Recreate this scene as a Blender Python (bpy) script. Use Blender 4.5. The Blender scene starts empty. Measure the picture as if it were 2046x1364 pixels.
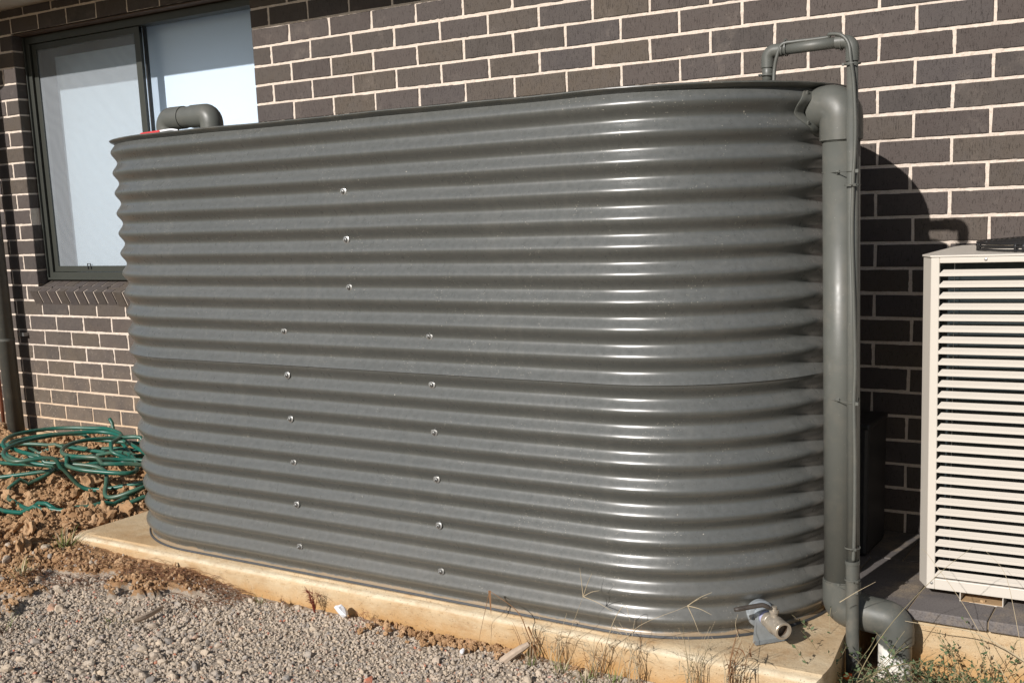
import bpy, bmesh, math, random
import numpy as np
from mathutils import Vector, Matrix
random.seed(7); RS = np.random.RandomState(11)
PI = math.pi
sc = bpy.context.scene

# ------------------------------------------------------------------ camera, sky, sun, exposure
cam_d = bpy.data.cameras.new('camera'); cam = bpy.data.objects.new('camera', cam_d)
sc.collection.objects.link(cam); sc.camera = cam
FPX = 2225.11; PPX = 1008.25; PPY = 801.2
CPOS = np.array([1.48114, -3.96466, -0.68216]); W = np.array([0.1799715, 0.5662044, 0.0122458])
t = np.linalg.norm(W); a = W / t
K = np.array([[0, -a[2], a[1]], [a[2], 0, -a[0]], [-a[1], a[0], 0]])
R = (np.eye(3) + math.sin(t) * K + (1 - math.cos(t)) * K @ K) @ np.array([[1, 0, 0], [0, 0, -1.], [0, 1, 0]])
M = Matrix(((R[0][0], -R[1][0], -R[2][0], CPOS[0]), (R[0][1], -R[1][1], -R[2][1], CPOS[1]),
            (R[0][2], -R[1][2], -R[2][2], CPOS[2]), (0, 0, 0, 1)))
cam.matrix_world = M
cam_d.sensor_fit = 'HORIZONTAL'; cam_d.sensor_width = 36; cam_d.lens = FPX / 2046 * 36
cam_d.shift_x = -(PPX - 1023) / 2046; cam_d.shift_y = (PPY - 682) / 2046
cam_d.clip_start = 0.05; cam_d.clip_end = 900
SUN = Vector((-0.135, -1.0, 0.56)).normalized()
world = bpy.data.worlds.new('World'); sc.world = world; world.use_nodes = True
wn = world.node_tree; bg = wn.nodes['Background']
sky = wn.nodes.new('ShaderNodeTexSky'); sky.sky_type = 'NISHITA'; sky.sun_disc = False
sky.sun_elevation = math.asin(SUN.z); sky.sun_rotation = math.atan2(SUN.x, SUN.y)
sky.air_density = 1.0; sky.dust_density = 1.0
wn.links.new(sky.outputs[0], bg.inputs[0]); bg.inputs[1].default_value = 0.058
sl = bpy.data.lights.new('sun', 'SUN'); sl.energy = 4.75; sl.angle = math.radians(0.55); sl.color = (1, 0.955, 0.91)
so = bpy.data.objects.new('sun', sl); sc.collection.objects.link(so)
so.rotation_euler = SUN.to_track_quat('Z', 'Y').to_euler(); so.location = SUN * 30
sc.view_settings.view_transform = 'Standard'; sc.view_settings.look = 'None'
sc.view_settings.exposure = 0.08; sc.view_settings.gamma = 1

# ------------------------------------------------------------------ helpers
class MB:
    def __init__(s): s.v = []; s.f = []; s.m = []
    def add(s, verts, faces, mi=0):
        o = len(s.v); s.v += [tuple(map(float, p)) for p in verts]
        for f in faces: s.f.append(tuple(i + o for i in f)); s.m.append(mi)
    def box(s, x0, x1, y0, y1, z0, z1, mi=0):
        s.add([(x0, y0, z0), (x1, y0, z0), (x1, y1, z0), (x0, y1, z0), (x0, y0, z1), (x1, y0, z1), (x1, y1, z1), (x0, y1, z1)],
              [(0, 3, 2, 1), (4, 5, 6, 7), (0, 1, 5, 4), (1, 2, 6, 5), (2, 3, 7, 6), (3, 0, 4, 7)], mi)
    def tube(s, path, rad, seg=12, cap=True, mi=0, flat=1.0):
        P = [Vector(p) for p in path]; n = len(P)
        rads = rad if isinstance(rad, (list, tuple, np.ndarray)) else [rad] * n
        T = []
        for i in range(n):
            d = P[min(i + 1, n - 1)] - P[max(i - 1, 0)]
            T.append(d.normalized() if d.length > 1e-9 else Vector((0, 0, 1)))
        up = Vector((0, 0, 1)) if abs(T[0].z) < .9 else Vector((0, 1, 0))
        N = (up - T[0] * up.dot(T[0])).normalized(); vs = []
        for i in range(n):
            N = (N - T[i] * N.dot(T[i])); N = N.normalized() if N.length > 1e-6 else T[i].orthogonal().normalized()
            B = T[i].cross(N)
            for k in range(seg):
                an = 2 * PI * k / seg
                vs.append(P[i] + (N * math.cos(an) + B * math.sin(an) * flat) * float(rads[i]))
        fs = [(i * seg + k, i * seg + (k + 1) % seg, (i + 1) * seg + (k + 1) % seg, (i + 1) * seg + k) for i in range(n - 1) for k in range(seg)]
        if cap: fs += [tuple(reversed(range(seg))), tuple((n - 1) * seg + k for k in range(seg))]
        s.add(vs, fs, mi)
    def lathe(s, prof, origin, axis, seg=32, mi=0):
        # prof: list of (dist along axis, radius)
        A = Vector(axis).normalized(); O = Vector(origin)
        s.tube_prof([(O + A * d, r) for d, r in prof], A, seg, mi)
    def tube_prof(s, pr, A, seg, mi):
        N = A.orthogonal().normalized(); B = A.cross(N); vs = []
        for p, r in pr:
            for k in range(seg):
                an = 2 * PI * k / seg; vs.append(p + (N * math.cos(an) + B * math.sin(an)) * r)
        n = len(pr)
        s.add(vs, [(i * seg + k, i * seg + (k + 1) % seg, (i + 1) * seg + (k + 1) % seg, (i + 1) * seg + k) for i in range(n - 1) for k in range(seg)], mi)
    def build(s, name, mats, parent=None, smooth=False, bevel=0, angle=None):
        me = bpy.data.meshes.new(name); me.from_pydata(s.v, [], s.f)
        mats = mats if isinstance(mats, (list, tuple)) else [mats]
        for m in mats: me.materials.append(m)
        if len(mats) > 1: me.polygons.foreach_set('material_index', s.m)
        bm = bmesh.new(); bm.from_mesh(me); bmesh.ops.recalc_face_normals(bm, faces=bm.faces)
        bm.to_mesh(me); bm.free()
        o = bpy.data.objects.new(name, me); sc.collection.objects.link(o)
        if smooth or angle:
            me.polygons.foreach_set('use_smooth', [True] * len(me.polygons))
            if angle:
                me.set_sharp_from_angle(angle=math.radians(angle))
        if bevel:
            b = o.modifiers.new('bevel', 'BEVEL'); b.width = bevel; b.segments = 2; b.limit_method = 'ANGLE'; b.angle_limit = math.radians(40)
        if parent is not None: o.parent = parent; o.matrix_parent_inverse = parent.matrix_basis.inverted()
        return o
def fillet(pts, r, n=8):
    out = [Vector(pts[0])]; P = [Vector(p) for p in pts]
    for i in range(1, len(P) - 1):
        a = (P[i - 1] - P[i]); b = (P[i + 1] - P[i]); la, lb = a.length, b.length
        a.normalize(); b.normalize(); ang = a.angle(b)
        if ang > PI - .02: out.append(P[i]); continue
        d = min(r / math.tan(ang / 2), la * .49, lb * .49); rr = d * math.tan(ang / 2)
        c = P[i] + (a + b).normalized() * (rr / math.sin(ang / 2))
        p0 = P[i] + a * d; p1 = P[i] + b * d; v0 = p0 - c; v1 = p1 - c; th = v0.angle(v1)
        for k in range(n + 1):
            q = k / n; out.append(c + (v0 * math.sin((1 - q) * th) + v1 * math.sin(q * th)) / math.sin(th))
    out.append(P[-1]); return out
def spline(pts, n=10):
    P = [Vector(p) for p in pts]; P = [P[0] * 2 - P[1]] + P + [P[-1] * 2 - P[-2]]; out = []
    for i in range(1, len(P) - 2):
        for k in range(n):
            t = k / n; out.append(.5 * ((2 * P[i]) + (P[i + 1] - P[i - 1]) * t + (2 * P[i - 1] - 5 * P[i] + 4 * P[i + 1] - P[i + 2]) * t * t + (3 * P[i] - P[i - 1] - 3 * P[i + 1] + P[i + 2]) * t ** 3))
    out.append(P[-2]); return out
def tag(o, label=None, cat=None, group=None, kind=None):
    if label: o['label'] = label
    if cat: o['category'] = cat
    if group: o['group'] = group
    if kind: o['kind'] = kind
    return o
def empty(name, loc, label, cat, group=None):
    o = bpy.data.objects.new(name, None); sc.collection.objects.link(o); o.location = loc; o.empty_display_size = .05
    tag(o, label, cat, group); return o
# numpy value noise
def _h(ix, iy, iz, s):
    n = (ix * 374761393 + iy * 668265263 + iz * 2147483647 + s * 1274126177) & 0xffffffff
    n = ((n ^ (n >> 13)) * 1274126177) & 0xffffffff
    return ((n ^ (n >> 16)) & 0xffffff) / float(0xffffff)
def vnoise(p, scale, seed=0):
    q = np.asarray(p, float) * scale; i = np.floor(q).astype(np.int64); f = q - i; f = f * f * (3 - 2 * f); r = 0
    for dx in (0, 1):
        for dy in (0, 1):
            for dz in (0, 1):
                w = (f[..., 0] if dx else 1 - f[..., 0]) * (f[..., 1] if dy else 1 - f[..., 1]) * (f[..., 2] if dz else 1 - f[..., 2])
                r = r + w * _h(i[..., 0] + dx, i[..., 1] + dy, i[..., 2] + dz, seed)
    return r * 2 - 1
def fbm(p, scale, oct=4, seed=0, gain=.5):
    s = 0; a = 1
    for k in range(oct): s = s + a * vnoise(p, scale * 2 ** k, seed + k * 17); a *= gain
    return s

# ------------------------------------------------------------------ material helpers
def sr(r, g, b):
    f = lambda c: (c / 255 / 12.92) if c / 255 <= .04045 else ((c / 255 + .055) / 1.055) ** 2.4
    return (f(r), f(g), f(b), 1)
class NT:
    def __init__(s, name):
        s.mat = bpy.data.materials.new(name); s.mat.use_nodes = True; s.t = s.mat.node_tree
        s.b = s.t.nodes['Principled BSDF']; s.out = s.t.nodes['Material Output']
        s.co = s.n('ShaderNodeTexCoord').outputs['Object']
    def n(s, ty, **kw):
        nd = s.t.nodes.new(ty)
        for k, v in kw.items(): setattr(nd, k, v)
        return nd
    def put(s, i, v):
        if isinstance(v, bpy.types.NodeSocket): s.t.links.new(v, i)
        elif isinstance(v, (tuple, list)) and len(v) == 3 and i.type == 'RGBA': i.default_value = (*v, 1)
        else: i.default_value = v
    def mp(s, scale=(1, 1, 1), loc=(0, 0, 0), rot=(0, 0, 0), co=None):
        m = s.n('ShaderNodeMapping'); s.put(m.inputs[0], co or s.co); m.inputs['Scale'].default_value = scale
        m.inputs['Location'].default_value = loc; m.inputs['Rotation'].default_value = rot; return m.outputs[0]
    def noise(s, scale, detail=4, rough=.55, co=None, dist=0, color=False):
        m = s.n('ShaderNodeTexNoise'); s.put(m.inputs['Vector'], co or s.co); m.inputs['Scale'].default_value = scale
        m.inputs['Detail'].default_value = detail; m.inputs['Roughness'].default_value = rough; m.inputs['Distortion'].default_value = dist
        return m.outputs['Color' if color else 'Fac']
    def vor(s, scale, co=None, feat='F1', out='Distance', rnd=1):
        m = s.n('ShaderNodeTexVoronoi', feature=feat); s.put(m.inputs['Vector'], co or s.co); m.inputs['Scale'].default_value = scale
        m.inputs['Randomness'].default_value = rnd; return m.outputs[out]
    def ramp(s, v, stops, interp='LINEAR'):
        r = s.n('ShaderNodeValToRGB'); s.put(r.inputs[0], v); e = r.color_ramp.elements; r.color_ramp.interpolation = interp
        while len(e) < len(stops): e.new(.5)
        for k, (p, c) in enumerate(stops):
            e[k].position = p; e[k].color = (c, c, c, 1) if isinstance(c, (int, float)) else (tuple(c) + (1,))[:4]
        return r.outputs[0]
    def mix(s, f, a, b, mode='MIX'):
        m = s.n('ShaderNodeMix', data_type='RGBA', blend_type=mode)
        s.put(m.inputs[0], f); s.put(m.inputs[6], a); s.put(m.inputs[7], b); return m.outputs[2]
    def math(s, op, a, b=0.0, c=None, clamp=False):
        m = s.n('ShaderNodeMath', operation=op, use_clamp=clamp); s.put(m.inputs[0], a); s.put(m.inputs[1], b)
        if c is not None: s.put(m.inputs[2], c)
        return m.outputs[0]
    def mr(s, v, a, b, c=0.0, d=1.0):
        m = s.n('ShaderNodeMapRange'); s.put(m.inputs[0], v)
        for k, x in zip((1, 2, 3, 4), (a, b, c, d)): m.inputs[k].default_value = x
        return m.outputs[0]
    def xyz(s, co=None):
        m = s.n('ShaderNodeSeparateXYZ'); s.put(m.inputs[0], co or s.co); return m.outputs
    def bump(s, h, strength=.5, dist=.002, prev=None):
        b = s.n('ShaderNodeBump'); s.put(b.inputs['Height'], h); b.inputs['Strength'].default_value = strength; b.inputs['Distance'].default_value = dist
        if prev is not None: s.put(b.inputs['Normal'], prev)
        return b.outputs[0]
    def attr(s, name, out='Fac'):
        m = s.n('ShaderNodeAttribute', attribute_name=name); return m.outputs[out]
    def done(s, color=None, rough=None, spec=None, normal=None, metal=None, **kw):
        if color is not None: s.put(s.b.inputs['Base Color'], color)
        if rough is not None: s.put(s.b.inputs['Roughness'], rough)
        if spec is not None: s.put(s.b.inputs['Specular IOR Level'], spec)
        if metal is not None: s.put(s.b.inputs['Metallic'], metal)
        if normal is not None: s.put(s.b.inputs['Normal'], normal)
        return s.mat

def mat_paint(name, col, rough=.35, dust=.25, dustcol=(.26, .22, .17), specks=True, spec=.5, speck=.75):
    m = NT(name); c = m.mix(m.ramp(m.noise(3, 5, .6), [(.35, 0.), (.7, 1.)]), col, tuple(x * 1.12 for x in col))
    d = m.math('MULTIPLY', m.ramp(m.noise(14, 8, .68), [(.48, 0.), (.75, 1.)]), dust)
    c = m.mix(d, c, dustcol)
    if specks:
        v = m.vor(130); k = m.ramp(v, [(.0, 1.), (.10, 1.), (.14, 0.)])
        k = m.math('MULTIPLY', k, m.ramp(m.noise(60, 2), [(.58, 0.), (.64, 1.)]))
        c = m.mix(m.math('MULTIPLY', k, speck), c, (.42, .4, .35))
    r = m.mr(m.noise(25, 5), .3, .7, rough - .05, rough + .1)
    return m.done(c, r, spec, m.bump(m.noise(9, 3), .15, .004))
GREY = (.085, .088, .078)
M_pipe = mat_paint('pipe_paint', (.098, .101, .090), .40, .2, speck=.5)
M_pipe2 = mat_paint('weathered_pipe_paint', (.085, .088, .078), .42, .35, speck=.5)

# tank paint
def tank_mat():
    m = NT('corrugated_steel_paint'); base = (.072, .075, .069)
    X = m.xyz(); c = m.mix(m.ramp(m.noise(2.2, 6, .6), [(.3, 0.), (.7, 1.)]), base, (.081, .084, .078))
    n1 = m.noise(70, 10, .75, m.mp((1, 1, .5))); n2 = m.noise(2.1, 4)
    d = m.math('MULTIPLY', m.ramp(n1, [(.42, 0.), (.75, 1.)]), m.mr(n2, .3, .7, .02, .2))
    c = m.mix(d, c, (.24, .225, .2))
    # pale splash specks, several sizes
    for sc_, th, ns, ad, st, seed in ((70, .10, 6, .60, .6, 0), (120, .15, 9, .57, .5, 3), (24, .045, 5, .6, .75, 7)):
        co = m.mp((1, 1, 1), (seed, seed * .7, 0)); k = m.ramp(m.vor(sc_, co), [(.0, 1.), (th * .8, 1.), (th, 0.)])
        k = m.math('MULTIPLY', k, m.ramp(m.noise(ns, 2, .5, co), [(ad, 0.), (ad + .04, 1.)]))
        c = m.mix(m.math('MULTIPLY', k, st), c, (.6, .55, .46))
    run = m.math('MULTIPLY', m.ramp(m.noise(1, 6, .65, m.mp((16, 16, .9))), [(.52, 0.), (.72, 1.)]), m.mr(m.noise(2.5, 4), .4, .65, 0, .22)); c = m.mix(run, c, (.2, .19, .165))
    gn = m.n('ShaderNodeNewGeometry'); gz_ = m.xyz(gn.outputs['Normal'])[2]   # settled dust, plus sky-lit brightness painted onto the upward flanks
    c = m.mix(m.math('MULTIPLY', m.mr(gz_, .05, .5, 0, 1), m.mr(m.noise(60, 8, .75), .35, .7, .05, .20)), c, (.265, .275, .275))
    # splashed soil on the lowest centimetres
    lo = m.math('ADD', X[2], m.math('MULTIPLY', m.noise(5, 8, .7), .04)); s = m.mr(lo, -1.8955, -1.900, 0, 1)
    c = m.mix(m.math('MULTIPLY', s, .65), c, (.40, .27, .14))
    lo2 = m.math('ADD', X[2], m.math('MULTIPLY', m.noise(40, 6, .7), .5)); s2 = m.mr(lo2, -1.35, -1.75, 0, .22)
    c = m.mix(s2, c, (.2, .175, .14))
    r = m.math('ADD', m.mr(m.noise(45, 6), .3, .7, .25, .34), m.math('MULTIPLY', d, .4))
    b = m.bump(m.noise(7, 2), .3, .004); 
    m.b.inputs['Coat Weight'].default_value = .55; m.b.inputs['Coat Roughness'].default_value = .30; m.b.inputs['Coat IOR'].default_value = 1.55
    return m.done(c, r, .5, b)
M_tank = tank_mat()

def brick_mat():
    m = NT('dark_clay_brick'); rnd = m.attr('rnd'); X = m.xyz()
    c = m.ramp(rnd, [(0, (.070, .056, .051)), (.3, (.089, .071, .063)), (.55, (.075, .064, .062)), (.8, (.100, .079, .060)), (1, (.056, .049, .048))])
    sh = m.n('ShaderNodeVectorMath', operation='ADD'); m.put(sh.inputs[0], m.co)
    cmb = m.n('ShaderNodeCombineXYZ'); m.put(cmb.inputs[0], m.math('MULTIPLY', rnd, 37.)); m.put(cmb.inputs[2], m.math('MULTIPLY', rnd, 11.)); m.put(sh.inputs[1], cmb.outputs[0])
    co = sh.outputs[0]
    cloud = m.noise(14, 5, .6, co); c = m.mix(m.ramp(cloud, [(.3, 0.), (.75, .6)]), c, (.10, .086, .078))
    drag = m.noise(1, 5, .7, m.mp((230, 230, 38), co=co)); pits = m.ramp(drag, [(.36, 1.), (.42, 0.)])
    v = m.ramp(m.vor(1, m.mp((300, 300, 110), co=co)), [(0, 1.), (.2, 1.), (.27, 0.)])
    pits2 = m.math('MULTIPLY', v, m.ramp(m.noise(50, 2, .5, co), [(.5, 0.), (.56, 1.)]))
    pit = m.math('MAXIMUM', pits, pits2)
    c = m.mix(m.math('MULTIPLY', pit, .6), c, (.03, .025, .022))
    sp = m.math('MULTIPLY', m.ramp(m.vor(75, co), [(0, 1.), (.055, 1.), (.075, 0.)]), m.ramp(m.noise(9, 2), [(.6, 0.), (.66, 1.)]))
    c = m.mix(m.math('MULTIPLY', sp, .8), c, (.5, .44, .37))
    # efflorescence / splash specks low on the wall near the garden end
    k = m.math('MULTIPLY', m.mr(X[2], -1.15, -1.75, 0, 1), m.mr(X[0], -2.4, -3.0, 0, 1))
    e = m.ramp(m.vor(85, co), [(0, 1.), (.17, 1.), (.24, 0.)]); e = m.math('MULTIPLY', e, m.ramp(m.noise(30, 4), [(.47, 0.), (.55, 1.)]))
    c = m.mix(m.math('MULTIPLY', m.math('MULTIPLY', e, k), .75), c, (.5, .42, .33))
    k2 = m.math('MULTIPLY', m.mr(X[2], -1.1, -1.85, 0, .6), m.mr(X[0], -2.4, -3.0, 0, 1))
    c = m.mix(m.math('MULTIPLY', k2, m.mr(m.noise(8, 4), .3, .7, .2, 1)), c, (.26, .2, .14))
    sm = m.math('MULTIPLY', m.ramp(m.noise(4.5, 9, .75), [(.56, 0.), (.70, 1.)]), .32); c = m.mix(sm, c, (.24, .20, .17))
    h = m.math('SUBTRACT', m.noise(90, 6, .7, co), m.math('MULTIPLY', pit, 1.2))
    return m.done(c, .82, .3, m.bump(h, .55, .0022))
M_brick = brick_mat()
def mortar_mat():
    m = NT('cream_mortar'); X = m.xyz()
    c = m.mix(m.noise(12, 5), (.60, .51, .43), (.72, .625, .54)); c = m.mix(m.ramp(m.noise(160, 4), [(.35, .5), (.5, 0.)]), c, (.45, .36, .28))
    k = m.math('MULTIPLY', m.mr(X[2], -1.4, -1.85, 0, .8), m.mr(X[0], -2.4, -3.0, 0, 1)); c = m.mix(k, c, (.6, .42, .26))
    return m.done(c, .95, .2, m.bump(m.noise(260, 6, .7), .6, .0015, m.bump(m.noise(45, 3), .5, .003)))
M_mortar = mortar_mat()
def simple(name, col, rough=.5, var=.12, nsc=20, spec=.5, metal=0, bump=.0, bsc=60):
    m = NT(name); c = m.mix(m.noise(nsc, 5), tuple(x * (1 - var) for x in col), tuple(min(1, x * (1 + var)) for x in col))
    return m.done(c, rough, spec, m.bump(m.noise(bsc, 5), .5, bump) if bump else None, metal)
M_frame = simple('window_frame_paint', (.042, .045, .038), .4)
M_seal = simple('black_rubber', (.012, .012, .012), .6)
M_eave = simple('eave_board', (.55, .49, .4), .8)
M_blind = simple('white_blind_fabric', (.70, .76, .83), .9, .01, 4)
M_sheer = simple('grey_curtain_fabric', (.60, .65, .68), .9, .03, 6)
M_dark = simple('dark_interior', (.02, .02, .022), .9)
M_zinc = simple('galvanised_steel', (.31, .34, .36), .42, .3, 60, metal=.3)
M_steel = simple('bright_steel', (.45, .45, .44), .38, .15, 90, metal=.8)
M_nickel = simple('nickel_brass', (.42, .37, .30), .36, .35, 70, metal=.5)
M_black = simple('black_plastic', (.015, .015, .016), .45, .3, 50)
M_lever = simple('worn_black_lever', (.06, .05, .042), .5, .6, 90)
M_ptfe = simple('lilac_thread_tape', (.42, .42, .6), .6)
M_copper = simple('copper_pipe', (.33, .13, .08), .35, .3, 30, metal=.5)
M_white = simple('white_pvc', (.78, .77, .73), .35, .05, 20)
M_stub = simple('cream_pvc', (.52, .42, .28), .5, .2, 20)
M_lintel = simple('rusty_lintel', (.10, .065, .045), .8, .3, 40)
M_red = simple('red_label', (.62, .06, .06), .4, .1)
M_orange = simple('orange_plastic', (.85, .14, .02), .4, .15)
M_paper = simple('white_paper', (.86, .87, .9), .6, .03)
M_stick = simple('weathered_wood', (.42, .33, .25), .9, .25, 60, bump=.002)
M_straw = simple('dry_straw', (.44, .36, .24), .7, .3, 8, spec=.25)
M_strawd = simple('brown_dead_stem', (.22, .12, .06), .8, .3, 12, spec=.2)
M_redstem = simple('red_dried_weed', (.16, .035, .022), .7, .3, 30, spec=.2)
M_root = simple('reddish_rootlets', (.2, .10, .055), .8, .35, 30, spec=.2)
M_grass = simple('grass_blades', (.13, .17, .045), .55, .35, 9, spec=.3)
M_weed = simple('weed_leaves', (.085, .12, .055), .6, .4, 14, spec=.3)
M_weedstem = simple('weed_stems', (.24, .20, .11), .6, .4, 14, spec=.3)
m = NT('hose_rubber'); c = m.mix(m.ramp(m.noise(6, 6, .65), [(.42, 0.), (.68, .75)]), (.008, .105, .075), (.11, .12, .075))
M_hose = m.done(c, .38, .5, m.bump(m.noise(150, 3), .2, .001))
m = NT('insect_screen'); tr = m.n('ShaderNodeBsdfTransparent'); df = m.n('ShaderNodeBsdfDiffuse'); df.inputs[0].default_value = (.46, .50, .54, 1)
mx = m.n('ShaderNodeMixShader')
q = m.mp((1, 1, 1)); wv = m.n('ShaderNodeTexWave'); m.put(wv.inputs['Vector'], q); wv.bands_direction = 'DIAGONAL'; wv.inputs['Scale'].default_value = 6; wv.inputs['Distortion'].default_value = 11
wv.inputs['Detail'].default_value = 1.0; wv.inputs['Detail Scale'].default_value = .6
m.put(mx.inputs[0], m.mr(wv.outputs['Fac'], 0, 1, .37, .40)); m.t.links.new(tr.outputs[0], mx.inputs[1]); m.t.links.new(df.outputs[0], mx.inputs[2]); m.t.links.new(mx.outputs[0], m.out.inputs[0])
M_screen = m.mat
m = NT('window_glass'); tr = m.n('ShaderNodeBsdfTransparent'); gl = m.n('ShaderNodeBsdfGlossy'); gl.inputs['Roughness'].default_value = .02
tr.inputs[0].default_value = (.88, .93, .97, 1)
mx = m.n('ShaderNodeMixShader'); fr = m.n('ShaderNodeFresnel'); fr.inputs[0].default_value = 1.36
m.put(mx.inputs[0], fr.outputs[0]); m.t.links.new(tr.outputs[0], mx.inputs[1]); m.t.links.new(gl.outputs[0], mx.inputs[2]); m.t.links.new(mx.outputs[0], m.out.inputs[0])
M_glass = m.mat
def conc_mat():
    m = NT('clay_stained_concrete'); X = m.xyz()
    c = m.mix(m.ramp(m.noise(4, 9, .7), [(.35, 0.), (.65, 1.)]), (.47, .34, .20), (.62, .50, .33)); c = m.mix(m.ramp(m.noise(1.7, 6, .65), [(.46, 0.), (.62, .7)]), c, (.43, .265, .12))
    c = m.mix(m.ramp(m.noise(11, 8, .75, m.mp((1, 1, 3))), [(.52, 0.), (.66, .55)]), c, (.36, .21, .095))
    low = m.math('ADD', X[2], m.math('MULTIPLY', m.noise(14, 7, .7), .08)); c = m.mix(m.mr(low, -1.93, -1.985, 0, .75), c, (.47, .26, .09))
    edge = m.math('MULTIPLY', m.mr(X[2], -1.953, -1.947, 0, 1), m.mr(X[1], -1.2, -1.225, 0, 1)); c = m.mix(m.math('MULTIPLY', edge, m.mr(m.noise(20, 6, .7), .3, .6, .2, .85)), c, (.74, .65, .48))
    por = m.math('MULTIPLY', m.ramp(m.vor(120), [(0, 1.), (.16, 1.), (.22, 0.)]), m.ramp(m.noise(35, 3), [(.48, 0.), (.55, 1.)]))
    c = m.mix(m.math('MULTIPLY', por, .6), c, (.2, .12, .06)); c = m.mix(m.ramp(m.noise(260, 4, .7), [(.3, .35), (.45, 0.)]), c, (.3, .19, .1))
    h = m.math('SUBTRACT', m.noise(90, 8, .75), m.math('MULTIPLY', por, .8))
    return m.done(c, .85, .25, m.bump(h, .7, .003, m.bump(m.noise(14, 6, .7), .6, .008)))
M_conc = conc_mat()
m = NT('charcoal_paver'); rnd = m.attr('rnd'); c = m.mix(rnd, (.115, .105, .10), (.155, .14, .135)); c = m.mix(m.ramp(m.noise(6, 7, .7), [(.5, 0.), (.72, .75)]), c, (.32, .25, .17))
c = m.mix(m.ramp(m.noise(220, 3), [(.4, .5), (.5, 0.)]), c, (.07, .06, .055)); M_paver = m.done(c, .8, .3, m.bump(m.noise(150, 5, .7), .4, .0015))
m = NT('cream_cabinet_paint'); c = m.mix(m.noise(4, 5), (.565, .52, .455), (.595, .55, .485)); c = m.mix(m.ramp(m.vor(45), [(0, .6), (.035, .5), (.05, 0.)]), c, (.3, .2, .12))
M_ac = m.done(c, .42, .4, m.bump(m.noise(500, 2), .06, .0005))
m = NT('coil_fins'); wv = m.n('ShaderNodeTexWave', bands_direction='X'); m.put(wv.inputs['Vector'], m.co); wv.inputs['Scale'].default_value = 110
c = m.mix(wv.outputs['Fac'], (.008, .012, .014), (.05, .065, .07)); M_coil = m.done(c, .35, .5, m.bump(wv.outputs['Fac'], .6, .002))
M_rustbase = simple('rust_stained_cream_steel', (.42, .28, .15), .7, .35, 30)
def stone_mat(name, stops, bump=.0015, bsc=120):
    m = NT(name); c = m.ramp(m.attr('rnd'), stops); c = m.mix(m.ramp(m.noise(55, 6, .65), [(.4, 0.), (.7, .55)]), c, (.56, .46, .36))
    c = m.mix(m.ramp(m.noise(200, 3), [(.35, .35), (.45, 0.)]), c, (.1, .085, .07))
    return m.done(c, .9, .25, m.bump(m.noise(bsc, 6, .7), .6, bump))
M_gravel = stone_mat('gravel_stone', [(0, (.35, .30, .24)), (.16, (.50, .41, .31)), (.3, (.30, .275, .25)), (.44, (.53, .43, .32)), (.6, (.41, .345, .28)), (.76, (.47, .38, .29)), (.88, (.20, .195, .19)), (.955, (.42, .35, .28)), (.98, (.44, .24, .15)), (.992, (.48, .13, .07)), (1, (.6, .56, .52))])
M_clod = stone_mat('clay_clod', [(0, (.26, .15, .072)), (.5, (.355, .215, .11)), (1, (.45, .295, .17))], .004, 60)
for nd in M_clod.node_tree.nodes:
    if nd.bl_idname == 'ShaderNodeMix' and abs(nd.inputs[7].default_value[0] - .52) < .06: nd.inputs[7].default_value = (.5, .3, .16, 1)
m = NT('ground_soil_and_fines'); soil = m.attr('soil')
g = m.mix(m.noise(120, 8, .7), (.29, .235, .175), (.50, .405, .31)); g = m.mix(m.ramp(m.vor(110, out='Color'), [(.3, 0.), (.8, .5)]), g, (.3, .27, .24))
s_ = m.mix(m.noise(18, 8, .7), (.26, .14, .065), (.42, .26, .14)); c = m.mix(m.ramp(m.math('ADD', soil, m.math('MULTIPLY', m.math('SUBTRACT', m.noise(55, 8, .75), .5), 2.2)), [(.42, 0.), (.58, 1.)]), g, s_)
M_ground = m.done(c, .95, .2, m.bump(m.noise(130, 8, .75), .8, .006, m.bump(m.noise(22, 5), .6, .012)))

# ------------------------------------------------------------------ ground
SLZ = -1.932          # tank slab top
def soilw(x, y):
    # 1 = clay soil, 0 = gravel : clay lies beyond / left of the slab corner
    p = np.stack([x, y, 0 * x], -1); n = fbm(p, 4, 5, 5, .75) * .12
    d = -(x + 2.36 + .55 * (y + 1.35)) + n
    d2 = np.where((y > -1.37 + .06 * n * 10 - .22 * np.clip(-1.95 - x, 0, .4)) & (x < -1.45), .1 - (x + 1.95) * .25, -1)
    return np.clip(np.maximum(d, d2) * 14 + .5, 0, 1)
def gh(x, y):
    p = np.stack([x, y, 0 * x], -1); s = soilw(x, y)
    g = -2.043 + .012 * fbm(p, 1.7, 3, 1) - .045 * np.clip((x - .2) / .6, 0, 1) + .02 * np.clip((-.2 - x) / 2, 0, 1) + .004 * np.clip((y + 1.55) / .3, 0, 1) * (x < .5)
    lump = np.abs(fbm(p, 5.5, 4, 9)) * .062 + .026 * np.abs(fbm(p, 19, 4, 12, .6))
    so = -2.0 + .065 * np.clip((y + 1.5) / 1.1, 0, 1) + lump * np.clip((-2.1 - x) / .5 , .12, 1)
    return g * (1 - s) + so * s
nx, ny = 520, 340
xs = np.linspace(-5.6, 2.4, nx); ys = np.linspace(-3.6, .02, ny)
X, Y = np.meshgrid(xs, ys); Z = gh(X, Y) + .004 * fbm(np.stack([X, Y, 0 * X], -1), 45, 3, 21)
V = np.stack([X, Y, Z], -1).reshape(-1, 3)
ii = np.arange(ny - 1)[:, None] * nx + np.arange(nx - 1)[None, :]; F = np.stack([ii, ii + 1, ii + nx + 1, ii + nx], -1).reshape(-1, 4)
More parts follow.
